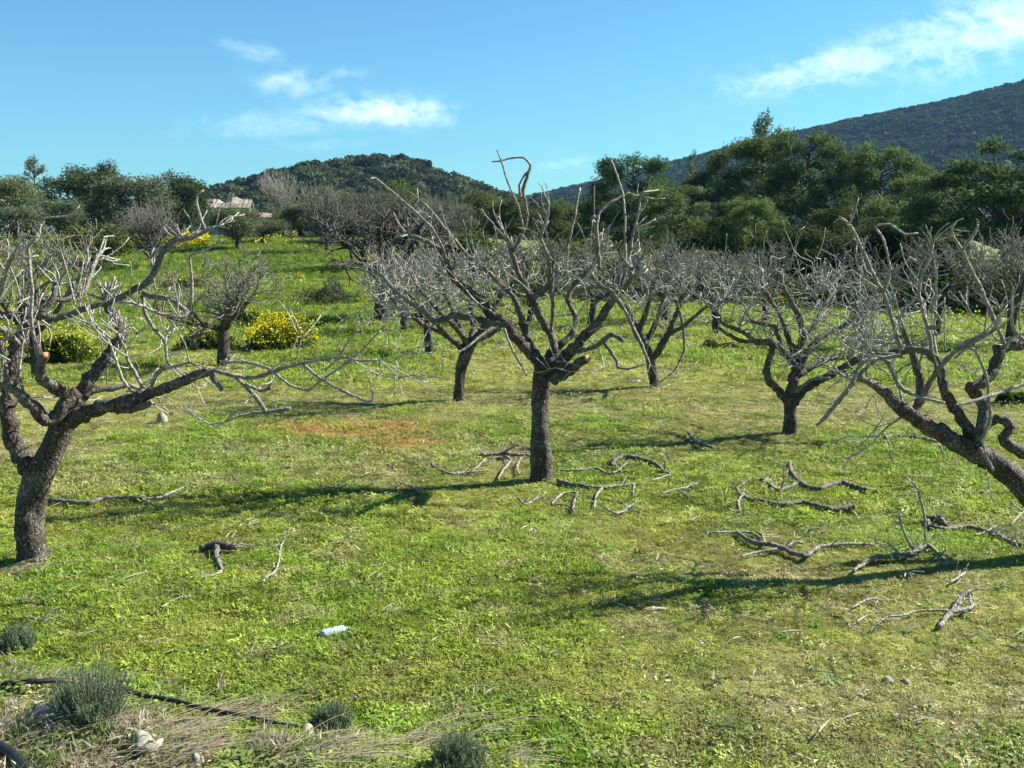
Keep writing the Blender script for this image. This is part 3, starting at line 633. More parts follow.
left = dict(trunk=[(33, 566, 40), (33, 550, 36), (30, 530, 33), (30, 505, 31), (38, 480, 32), (48, 457, 30), (60, 432, 29), (70, 412, 26), (78, 396, 20)], limbs=[
    (0, .5, [(36, 484, 20), (25, 464, 21), (15, 444, 20), (10, 425, 19), (8, 405, 18), (10, 385, 18), (12, 368, 18), (20, 340, 16), (27, 325, 14), (40, 312, 12), (52, 300, 9), (56, 285, 7)], dict(dens=1, lvl=2)),
    (0, .3, [(76, 400, 20), (90, 380, 16), (103, 363, 15), (115, 348, 14), (122, 335, 13), (119, 322, 12), (110, 309, 11), (105, 300, 8)], dict(L=.8, **{'from': .6})),
    (-.1, .2, [(40, 316, 8), (55, 318, 8), (72, 314, 8), (90, 306, 7.5), (108, 303, 7.5), (120, 298, 7), (135, 289, 7), (150, 281, 7), (157, 266, 7), (165, 250, 6.5), (172, 241, 6), (182, 239, 6), (192, 238, 5), (205, 231, 4), (216, 226, 2.5)], dict(L=.75, dens=.7, gap=.22)),
    (-.1, -.5, [(70, 420, 20), (85, 414, 17), (98, 408, 16), (115, 405, 15), (130, 400, 15), (150, 393, 13), (168, 388, 13), (188, 379, 12), (209, 370, 10.5)], dict(bare=True, cut=True)),
    (-.2, -.45, [(118, 408, 12), (130, 410, 10), (142, 406, 9), (148, 404, 8)], dict(bare=True)),
    (-.5, -.6, [(209, 371, 7), (214, 379, 6), (222, 390, 6)], dict(bare=True)),
    (-.5, -.9, [(206, 368, 4), (230, 375, 4), (248, 378, 4), (262, 376, 5), (280, 369, 4), (303, 363, 3.4), (325, 359, 3), (345, 357, 2.8), (360, 361, 2.2), (377, 360, 2)], dict(twig=True, gap=.3, dens=.5, L=.6)),
    (-.7, -1.2, [(303, 364, 3.4), (320, 378, 3.2), (343, 391, 3), (370, 402, 2.6), (373, 395, 2), (368, 376, 1.6)], B),
    (-.5, -.8, [(222, 362, 3), (245, 362, 3), (268, 368, 3), (290, 385, 2.8), (308, 390, 2.6), (322, 380, 2.4), (345, 364, 2.2), (362, 350, 2), (380, 331, 1.6)], B),
    (-.6, -.9, [(325, 370, 2.4), (340, 357, 2.2), (345, 346, 2), (358, 330, 1.4)], B),
    (-.5, -.4, [(236, 377, 5), (248, 388, 5), (258, 400, 4.5), (266, 413, 5)], dict(bare=True)),
    (-.4, -.4, [(290, 408, 4.5), (280, 411, 6), (268, 412, 5), (255, 413, 3), (240, 416, 2.6), (224, 422, 2.4), (209, 424, 1.8), (190, 412, 1.4)], B),
    (-.5, -.5, [(245, 384, 4), (260, 390, 4), (270, 388, 4), (271, 378, 4)], B),
    (-.1, -.5, [(78, 392, 16), (66, 402, 16), (56, 418, 15), (46, 420, 14), (36, 411, 14), (25, 398, 12), (12, 389, 8), (0, 382, 7), (-12, 374, 6)], dict(L=.8, **{'from': .6})),
    (-.2, -.4, [(66, 394, 13), (54, 388, 13), (41, 378, 12), (41, 366, 10), (46, 355, 9.5)], dict(bare=True, cut=True)),
    (.0, .3, [(84, 396, 9), (97, 389, 8), (112, 388, 7), (128, 385, 6), (140, 389, 5)], dict(L=.5)),
    (-.3, -.2, [(40, 360, 3.4), (36, 348, 3.4), (31, 318, 3.4), (32, 290, 3.4), (28, 248, 3.4), (34, 241, 3.4), (39, 234, 3.2), (41, 224, 2.6)], B),
    (-.2, -.2, [(41, 218, 1.6), (55, 217, 1.6), (67, 216, 1.8), (75, 211, 1.6), (80, 205, 1.2)], B),
    (.1, .0, [(189, 307, 4), (192, 300, 3.4), (192, 280, 3), (190, 256, 2.6), (200, 252, 2.2), (212, 247, 2), (222, 240, 1.6)], B),
    (.2, .2, [(205, 231, 3.4), (200, 215, 3), (196, 202, 2.6), (198, 194, 2), (204, 190, 1.6)], B),
    (.1, -.2, [(138, 290, 6), (150, 296, 6), (165, 298, 5.5), (178, 304, 5), (188, 312, 4.5), (183, 317, 4), (160, 314, 3.5), (143, 306, 3)], dict(gap=.3, L=.6)),
    (.1, -.1, [(142, 296, 5), (146, 315, 5), (155, 330, 4), (165, 341, 3.6), (167, 362, 3)], T),
    (.0, -.3, [(150, 392, 4), (158, 372, 3.4), (175, 366, 3), (190, 362, 3)], T),
    (-.3, -.4, [(138, 396, 3.6), (130, 390, 3), (122, 378, 3), (116, 360, 2.6), (108, 340, 2.4), (95, 330, 2)], T),
    (-.3, -.4, [(143, 388, 4), (135, 373, 3.6), (128, 362, 3.4), (126, 350, 3)], T),
    (.3, .9, [(25, 325, 8), (40, 300, 7), (66, 300, 6), (85, 290, 5), (92, 270, 5), (98, 255, 4)], dict(dens=1, L=.8)),
    (.0, -.3, [(10, 400, 6), (2, 350, 6), (-8, 320, 5), (2, 290, 5), (10, 260, 4)], dict(dens=.8, L=.8)),
    (-.1, -.4, [(20, 345, 6), (5, 330, 6), (-20, 325, 5), (-40, 310, 4)], dict(dens=.8, L=.8))])
traced_fig('large gnarled fig tree at the left edge with forked trunk and orange sawn limbs', FG, (33, 564), left, 33, 2.15, extra=[(60, 300, 0, .4), (75, 305, .3, .5), (130, 300, 0, .4), (155, 290, .2, .35), (100, 320, -.2, .4), (20, 300, .2, .4)])

right = dict(trunk=[(1068, 560, 34), (1062, 545, 32), (1050, 525, 30), (1036, 504, 28), (1016, 480, 26), (1000, 467, 25), (985, 457, 24)], limbs=[
    (0, -.3, [(990, 460, 23), (975, 452, 22), (958, 443, 20), (940, 433, 19), (922, 422, 18), (905, 411, 17), (893, 402, 15), (884, 391, 12), (876, 386, 9), (862, 379, 7), (856, 372, 4)], dict(L=.7, gap=.3, **{'from': .6})),
    (.0, .3, [(980, 450, 15), (970, 432, 13), (961, 418, 12), (954, 408, 11), (947, 397, 11), (943, 384, 11), (941, 371, 11), (934, 357, 10), (924, 350, 9), (910, 350, 8), (902, 352, 8), (893, 356, 6), (880, 352, 5), (868, 350, 4)], dict(L=.9, dens=.9)),
    (-.1, .1, [(980, 455, 14), (979, 435, 14), (983, 420, 13), (983, 405, 13), (976, 393, 12), (968, 386, 11)], dict(bare=True)),
    (.0, .4, [(970, 388, 11), (982, 382, 12), (990, 375, 12), (996, 364, 13), (1000, 350, 13), (1012, 345, 15), (1026, 342, 15), (1045, 335, 12), (1060, 322, 9)], dict(L=.9, dens=.9)),
    (.3, .5, [(1045, 462, 15), (1035, 458, 14), (1022, 452, 13), (1007, 443, 12), (1003, 437, 11), (1010, 429, 10), (1006, 421, 10), (997, 419, 10), (988, 425, 9), (984, 432, 7)], dict(bare=True)),
    (.2, .5, [(912, 414, 10), (920, 402, 10), (921, 385, 9.5), (917, 368, 9), (912, 352, 8), (905, 335, 6), (900, 318, 5)], dict(L=.9, dens=.9)),
    (.1, -.3, [(920, 404, 6), (928, 386, 6), (936, 372, 6), (946, 360, 5), (960, 348, 5), (975, 340, 4.5), (992, 332, 4)], dict(L=.6, gap=.3)),
    (.1, -.1, [(1004, 348, 6), (1003, 340, 5), (994, 320, 4.5), (980, 287, 4), (970, 268, 3.8), (962, 250, 3.4), (953, 237, 3), (952, 228, 2), (956, 222, 1.6)], B),
    (-.1, -.3, [(962, 250, 3), (968, 242, 3), (974, 234, 3), (978, 225, 2.6)], B),
    (-.1, -.2, [(932, 356, 5), (929, 335, 4), (919, 295, 3.4), (922, 275, 3.2), (930, 258, 3), (933, 243, 2.6)], T),
    (-.2, -.3, [(929, 328, 4), (936, 328, 4), (941, 322, 3.6), (936, 314, 3.4), (931, 307, 3.2), (936, 298, 3), (936, 275, 2.6), (934, 256, 2)], B),
    (.2, .1, [(903, 352, 6), (897, 337, 5), (889, 308, 4.2), (882, 290, 4), (875, 278, 3.6), (864, 253, 3.4), (856, 236, 3), (850, 224, 2.4)], T),
    (.0, .0, [(876, 275, 3.6), (884, 275, 3.4), (893, 271, 3.2), (904, 264, 3), (911, 258, 3), (916, 261, 2.4)], B),
    (.1, .1, [(883, 292, 3.4), (889, 278, 3), (890, 268, 2.6), (884, 240, 2.4), (875, 226, 2.4), (890, 224, 2.4), (905, 234, 2), (918, 233, 1.5)], B),
    (.0, .0, [(1024, 340, 5), (1018, 336, 4), (1012, 325, 3.6), (1012, 305, 3), (1013, 287, 2.6)], B),
    (.0, -.4, [(1040, 380, 4), (1024, 384, 3.8), (1005, 391, 3.6), (990, 396, 3.4), (970, 402, 3), (955, 405, 2)], B),
    (-.2, -.5, [(902, 356, 5), (885, 358, 4.6), (871, 360, 4), (861, 362, 3.6), (853, 382, 3.6), (838, 400, 3.2), (824, 418, 3), (817, 426, 2.6)], B),
    (-.3, -.4, [(861, 362, 3), (862, 352, 3), (861, 346, 3), (852, 353, 2.6), (849, 360, 2.4)], B),
    (-.2, -.5, [(858, 375, 4), (878, 358, 4), (888, 362, 4), (896, 380, 4), (905, 391, 4), (922, 398, 3.6), (945, 403, 3)], B),
    (-.1, -.3, [(978, 445, 4), (990, 420, 3.4), (988, 385, 3), (985, 372, 3), (975, 350, 3), (967, 348, 3), (955, 358, 3)], B),
    (-.2, -.3, [(980, 448, 4), (986, 458, 3.6), (994, 471, 3)], B),
    (-.2, -.35, [(986, 470, 1.4), (990, 490, 1.4), (994, 504, 1.2)], B)])
traced_fig('leaning fig tree reaching in from the right edge on a long sloping trunk', FG, (1068, 558), right, 47, 2.35, extra=[(1020, 330, 0, .5), (900, 330, .3, .5), (945, 350, 0, .5), (915, 340, .4, .5), (870, 340, .2, .4), (985, 335, .3, .5)])

midr = dict(trunk=[(790, 436, 19), (790, 425, 16), (790, 410, 15), (790, 399, 16)], limbs=[
    (0, -.2, [(788, 402, 11), (780, 392, 9), (770, 382, 9), (766, 372, 9), (769, 360, 7), (772, 350, 6), (770, 343, 5)], dict(L=.6, **{'from': .7})),
    (0, .1, [(790, 400, 12), (793, 380, 12), (798, 366, 11), (799, 350, 10), (803, 335, 8), (800, 318, 7), (790, 300, 5), (783, 285, 4)], dict(dens=1.1, lvl=2, gap=.14)),
    (0, -.2, [(795, 402, 11), (803, 390, 10), (815, 382, 10), (830, 375, 9), (843, 368, 9), (856, 360, 8.5), (868, 356, 8), (884, 353, 7), (900, 350, 6), (920, 346, 4)], dict(dens=1.1, lvl=2, gap=.14, **{'from': .3})),
    (.1, .5, [(798, 376, 9), (808, 369, 8), (820, 362, 7), (833, 358, 6), (848, 358, 5)], dict(dens=1.1, lvl=2, gap=.14)),
    (-.1, -.5, [(796, 368, 9), (787, 356, 8), (778, 346, 8), (768, 342, 7.5), (757, 342, 7), (747, 334, 6), (736, 328, 6), (725, 325, 5), (719, 318, 4), (717, 311, 3)], dict(lvl=1, gap=.2, dens=1)),
    (-.1, -.3, [(757, 341, 5), (740, 341, 4), (728, 334, 4), (719, 328, 3)], dict(bare=True)),
    (-.1, -.4, [(784, 352, 7), (778, 335, 6), (775, 326, 5), (765, 324, 5), (752, 321, 4)], dict(lvl=1, gap=.2)),
    (0, .5, [(800, 366, 9), (808, 350, 7), (820, 338, 6), (834, 330, 5), (850, 322, 4), (862, 310, 3.4)], dict(dens=1.1, lvl=2, gap=.14)),
    (0, .6, [(797, 360, 8), (788, 335, 7), (780, 315, 5), (768, 295, 4), (760, 280, 3.4)], dict(dens=1.1, lvl=2, gap=.13)),
    (.1, 1.0, [(802, 345, 7), (815, 325, 6), (825, 305, 5), (835, 290, 4)], dict(dens=1.1, lvl=2, gap=.13)),
    (-.2, -.5, [(797, 392, 3), (810, 380, 3), (830, 378, 2.4)], B),
    (-.2, -.4, [(855, 382, 3), (840, 400, 3), (826, 417, 3), (817, 425, 3)], B)])
traced_fig('short-trunked fig tree with dense spiky crown and low spreading limbs, right of centre', FG, (790, 434), midr, 58, 2.25, extra=[(725, 285, 0, .8), (760, 275, .3, .95), (770, 270, 0, .7), (790, 270, .2, .8), (799, 268, 0, .8), (812, 270, .3, .95), (820, 275, -.2, .95), (835, 280, .1, .7), (750, 290, -.2, .5), (845, 290, 0, .6)], lw=1.15)

behind = dict(trunk=[(459, 403, 15), (459, 388, 12), (461, 370, 13), (466, 353, 14), (471, 342, 14)], limbs=[
    (0, -.3, [(466, 352, 8), (455, 342, 7), (444, 332, 6), (434, 320, 5), (420, 305, 4), (405, 290, 3)], dict(dens=1.1, lvl=2, gap=.12)),
    (0, .3, [(468, 350, 8), (463, 335, 7), (455, 315, 6), (446, 295, 5), (440, 275, 4)], dict(dens=1.1, lvl=2, gap=.12)),
    (0, -.2, [(471, 344, 11), (482, 332, 9), (490, 318, 8), (498, 300, 6), (508, 285, 5)], dict(dens=1.0, lvl=2, gap=.14)),
    (0, .8, [(470, 345, 9), (474, 325, 7), (470, 300, 6), (475, 280, 5), (478, 262, 4)], dict(dens=1.1, lvl=2, gap=.12)),
    (0, .7, [(466, 350, 7), (445, 335, 6), (420, 322, 5), (400, 308, 4), (385, 290, 3.4)], dict(dens=1.1, lvl=2, gap=.12)),
    (0, -.8, [(470, 346, 8), (458, 330, 6), (440, 312, 5), (420, 290, 4)], dict(dens=1.1, lvl=2, gap=.14)),
    (0, .2, [(470, 345, 6), (490, 335, 5), (510, 320, 4)], dict(lvl=1))])
traced_fig('fig tree with bent slim trunk just left of and behind the upright middle tree', FG, (459, 401), behind, 61, 2.45, lw=1.25)
beh2 = dict(trunk=[(655, 388, 13), (653, 372, 11), (650, 358, 11), (645, 345, 12), (638, 332, 11), (632, 320, 9)], limbs=[
    (0, .1, [(651, 362, 8), (662, 345, 8), (670, 330, 7), (676, 315, 6), (682, 298, 5), (690, 285, 4)], dict(dens=1.1, lvl=2, gap=.12)),
    (0, .4, [(634, 324, 8), (625, 308, 7), (612, 295, 5), (598, 282, 4)], dict(dens=1.1, lvl=2, gap=.12)),
    (0, -.4, [(638, 333, 7), (645, 315, 6), (650, 298, 5), (655, 280, 4)], dict(dens=1.1, lvl=2, gap=.12)),
    (0, .6, [(645, 345, 7), (655, 325, 6), (662, 305, 5), (668, 285, 4)], dict(dens=1.1, lvl=2, gap=.12)),
    (0, -.5, [(668, 335, 5), (685, 325, 4), (700, 312, 3.4), (715, 300, 3)], dict(dens=1.1, lvl=2, gap=.14)),
    (-.1, -.6, [(676, 300, 3), (683, 325, 3), (684, 350, 2.4), (675, 370, 2), (660, 382, 1.8)], B)])
traced_fig('fig tree with slim trunk leaning left, standing right of and behind the middle tree', FG, (655, 387), beh2, 72, 2.3, lw=1.25)

# ---- the rows behind: procedural figs, three shapes then copies
def fig_shape(seed, h=2.4, rmax=1.9, m='fig_bg', nl=6, lvl=3, dens=.82, tr=.11, th=.95, up=.18, rmin=.0068, lf=1.0):
    rng = random.Random(seed); root = empty('fig_tree', (0, 0, 0))
    lean = rng.uniform(-.15, .15); pts = [Vector((0, 0, -.15)), Vector((0, 0, 0)), Vector((lean * .4, 0, th * .5)), Vector((lean, .03, th))]
    p2, r2 = smooth_path(pts, [tr * 1.35, tr * 1.15, tr * .95, tr * 1.0], .06); t = MB(); t.tube(p2, r2, 12, .1, rng); t.build('trunk', M[m], root)
    cr = MB(); top = p2[-1]
    for k in range(nl):
        a = 6.283 * (k + rng.uniform(-.3, .3)) / nl; el = R(rng.uniform(22, 50)); d = Vector((math.cos(a) * math.cos(el), math.sin(a) * math.cos(el), math.sin(el)))
        L = rmax * lf * rng.uniform(.5, .68); st = .07; q = top - Vector((0, 0, rng.uniform(.02, .15))); pts = [q.copy()]; rad = [tr * .62]; n = int(L / st)
        for i in range(n):
            d = d + rnd_dir(rng) * .2 + Vector((0, 0, .035)); d.normalize(); q = q + d * st; pts.append(q.copy()); rad.append(tr * (.6 - .38 * (i + 1) / n))
            if i > n * .25 and rng.random() < .36: grow(cr, q, turn(d, R(rng.uniform(30, 70)), rng), rng.uniform(.45, .8), rad[-1] * .6, lvl - 1, rng, h, up, .2, dens, rmin, Vector((0, 0, 0)), rmax)
        l = MB(); l.tube(pts, rad, 7, .1, rng); l.build('limb', M[m], root)
        for _ in range(3): grow(cr, q, turn(d, R(rng.uniform(10, 40)), rng), rng.uniform(.5, .8), rad[-1] * .8, lvl - 1, rng, h, up, .2, dens, rmin, Vector((0, 0, 0)), rmax)
    cr.build('crown', M[m], root); return root
def children(o): return [c for c in bpy.data.objects if c.parent == o]
def copy_tree(o, parent=None):
    c = o.copy(); sc.collection.objects.link(c)
    if parent is not None: c.parent = parent; c.matrix_parent_inverse.identity()
    for ch in children(o): copy_tree(ch, c)
    return c
used = set()
def place(proto, loc, rz, s, label, cat, group, color=None, sz=None):
    o = proto if proto.name not in used else copy_tree(proto); used.add(proto.name)
    o.location = loc; o.rotation_euler = (0, 0, rz); o.scale = (s, s, sz or s)
    for k in ('label', 'category', 'group'): 
        if k in o: del o[k]
    tag(o, label, cat, group)
    for c in children(o):
        c.color = (*(color or (1, 1, 1)), 1)
    return o
A_, B_2, C_ = fig_shape(101, dens=1.0, nl=7), fig_shape(102, 2.3, 2.0, nl=6), fig_shape(103, 2.5, 1.8)
BG = 'bare fig trees in the back rows'
bgfigs = [
    (A_, 224, 366, 1.0, .3, 'small bare fig tree with dense twiggy crown beside the yellow flowering bush'),
    (B_2, 40, 380, 1.15, 1.1, 'dense grey fig tree directly behind the large gnarled tree at left'),
    (C_, -30, 372, 1.3, 2.2, 'bare fig crown cut off by the left edge of the picture'),
    (C_, 430, 356, .95, 4.1, 'bare fig tree whose thin trunk leans, left of the bent slim trunk'),
    (A_, 404, 333, .95, 2.0, 'slim-trunked bare fig tree next to the dark brown bushy one'),
    (B_2, 716, 336, .95, 0.4, 'bare fig tree seen in the gap left of the dense spiky crown'),
    (A_, 765, 322, 1.0, 5.0, 'distant bare fig tree behind the dense spiky crown'),
    (C_, 860, 350, 1.05, 1.4, 'bare fig tree behind and right of the dense spiky crown'),
    (B_2, 935, 338, 1.1, 2.6, 'bare fig tree behind the leaning tree, against dark shrubs'),
    (A_, 1010, 346, 1.15, 3.7, 'bare fig tree near the right edge beneath the spreading dark pine'),
    (C_, 590, 330, 1.0, 0.2, 'distant bare fig crown between the middle tree and the left-leaning one'),
    (B_2, 530, 325, 1.05, 3.0, 'distant bare fig crown straight behind the upright middle tree'),
    (A_, 665, 322, 1.05, 1.0, 'distant bare fig crown behind the left-leaning slim trunk')]
for proto, px, py, s, rz, lab in bgfigs: place(proto, G(px, py), rz, s * (1.25 if px == 224 else 1), lab, 'tree', BG, sz=s * (1.02 if px == 40 else .95 if px == 224 else 1))
big = fig_shape(140, 3.0, 2.9, 'fig_brown', 7, 3, .95, .20, 1.3, .10, .009, 1.25)
place(big, G(383, 321), .5, 1.5, 'broad dark brown bare tree with thick trunk left of the middle tree', 'tree', None, sz=1.08)
# ------------------------------------------------------------------ evergreens and shrubs behind the orchard
def leafy(name, seed, kind, n=9000):
    """unit tree, about 1 high: trunk with limbs, crown of leaf tufts gathered in clumps"""
    rs = np.random.default_rng(seed); rng = random.Random(seed); root = empty(name, (0, 0, 0)); t = MB(); cl = []
    if kind == 'pine':      # broad cone, branches in loose tiers
        t.tube(*smooth_path([Vector((0, 0, -.06)), Vector((.01, 0, .3)), Vector((-.01, .01, .62)), Vector((.01, 0, .93))], [.03, .024, .015, .005], .08), 7, .1, rng)
        for i in range(72):
            z = rng.uniform(.06, .95); rr = .35 * math.sqrt(max(0, 1 - ((z - .38) / .64) ** 2)) * rng.uniform(.35, 1.1) + .02; a = rng.uniform(0, 6.283)
            e = Vector((math.cos(a) * rr, math.sin(a) * rr, z + rng.uniform(0, .06)))
            if rng.random() < .55: t.tube([Vector((0, 0, z - .05)), e * .5 + Vector((0, 0, z * .5 - .03)), e], [.008, .005, .002], 4)
            cl.append((e, rng.uniform(.045, .11), .7))
    elif kind == 'umbrella':   # spreading pine: dark crooked limbs, wide flattened pads
        t.tube(*smooth_path([Vector((0, 0, -.06)), Vector((.03, 0, .2)), Vector((0, .02, .42)), Vector((.03, 0, .62))], [.04, .034, .028, .015], .06), 8, .1, rng)
        for i in range(70):
            a = rng.uniform(0, 6.283); rr = .62 * math.sqrt(rng.random()); z = .93 - .40 * (rr / .62) ** 2 + rng.uniform(-.26, .03); e = Vector((math.cos(a) * rr, math.sin(a) * rr, z))
            st = Vector((0, 0, rng.uniform(.22, .5))); md = (st + e) / 2 + Vector((rng.uniform(-.05, .05), rng.uniform(-.05, .05), -.05))
            t.tube(*smooth_path([st, md, e], [.014, .009, .003], .06), 5, .1, rng); cl.append((e, rng.uniform(.08, .14), .5))
    elif kind == 'sparse':
        t.tube(*smooth_path([Vector((0, 0, -.06)), Vector((.02, 0, .4)), Vector((-.02, 0, .95))], [.02, .014, .004], .08), 6, .1, rng)
        for i in range(34):
            z = rng.uniform(.3, 1); rr = .2 * (1.15 - z) ** .5 * rng.uniform(.2, 1.3); a = rng.uniform(0, 6.283); e = Vector((math.cos(a) * rr, math.sin(a) * rr, z))
            t.tube([Vector((0, 0, z - .08)), e], [.006, .002], 4); cl.append((e, rng.uniform(.03, .07), .8))
    elif kind == 'round':   # olive or oak, crown down near the ground
        t.tube(*smooth_path([Vector((0, 0, -.06)), Vector((.02, 0, .15)), Vector((-.01, .02, .4))], [.05, .04, .02], .06), 8, .15, rng)
        for i in range(46):
            d = rnd_dir(rng); rr = rng.uniform(.45, 1.0); e = Vector((d.x * .38 * rr, d.y * .38 * rr, .56 + d.z * .34 * rr))
            if rng.random() < .5: t.tube([Vector((0, 0, .3)), e], [.014, .003], 4)
            cl.append((e, rng.uniform(.09, .17), .85))
    elif kind == 'shrub':
        for i in range(22):
            a = rng.uniform(0, 6.283); rr = .7 * math.sqrt(rng.random()); e = Vector((math.cos(a) * rr, math.sin(a) * rr, .25 + .5 * (1 - (rr / .75) ** 2) * rng.uniform(.6, 1.15)))
            t.tube([Vector((rr * .2, 0, -.05)), e], [.014, .004], 4); cl.append((e, rng.uniform(.16, .28), .8))
    w = np.array([c[1] ** 2 for c in cl]); k = rs.choice(len(cl), n, p=w / w.sum())
    cc = np.array([tuple(c[0]) for c in cl])[k]; cr = np.array([c[1] for c in cl])[k]; fl = np.array([c[2] for c in cl])[k]
    d = rs.normal(size=(n, 3)); d /= np.linalg.norm(d, axis=1, keepdims=True); rad = cr * rs.uniform(.1, 1.12, n) ** .6
    # small wandering of the clump surface so the outline is ragged
    rad *= 1 + .35 * np.sin(d[:, 0] * 7 + k) * np.sin(d[:, 2] * 6 + k * 2)
    c = cc + d * rad[:, None] * np.stack([np.ones(n), np.ones(n), fl], 1)
    size, asp, vert = {'pine': (.0135, .26, .6), 'umbrella': (.014, .36, .4), 'sparse': (.013, .35, .3), 'round': (.016, .5, 0), 'shrub': (.034, .5, .2)}[kind]
    return root, t, leaf_cloud(rs, c, size, asp, vert)
def make(name, seed, kind, m, n=9000, bark='pinebark'):
    root, t, v = leafy(name, seed, kind, n)
    t.build('stems' if kind == 'shrub' else 'trunk', M[bark], root); np_mesh('crown' if kind != 'shrub' else 'foliage', v, 4, M[m], root); return root
pA, pB, pC = make('pine_tree', 1, 'pine', 'pine', 34000), make('pine_tree', 2, 'pine', 'pine', 34000), make('pine_tree', 3, 'pine', 'oak', 32000)
uA = make('pine_tree', 4, 'umbrella', 'pine', 40000)
sA = make('pine_tree', 5, 'sparse', 'olive', 2600)
oA, oB = make('olive_tree', 6, 'round', 'olive', 15000), make('olive_tree', 7, 'round', 'olive', 15000)
kA, kB = make('evergreen_tree', 8, 'round', 'oak', 16000), make('evergreen_tree', 9, 'round', 'oak', 16000)
hA, hB = make('shrub', 10, 'shrub', 'oak', 4200), make('shrub', 11, 'shrub', 'yellowgreen', 4200)
hC = make('shrub', 12, 'shrub', 'olive', 4200)
EV = {'pA': 'pine trees behind the orchard', 'o': 'olive trees at the left back', 'k': 'evergreen trees at the left back', 'h': 'shrubs behind the orchard'}
def stand(proto, px, ytop, width, Yd, label, cat, group, col=(1, 1, 1), unit_w=.68, rz=None):
    """stand a tree at depth Yd under heading px, tall and wide as measured"""
    g = ground(P(px, 230, Yd).x, Yd); h = P(px, ytop, Yd).z - g.z; w = width * depth(g) / F / unit_w
    o = place(proto, g, rz if rz is not None else (px * 1.7) % 6.283, w, label, cat, group, col, sz=h / (.985 if proto in (pA, pB, pC) else .93 if proto is uA else 1.05)); return o
pg, og, kg, hg = 'pine trees behind the orchard', 'olive trees along the left back', 'round evergreens at the back', 'shrubs behind the orchard'
W = (1, 1, 1)
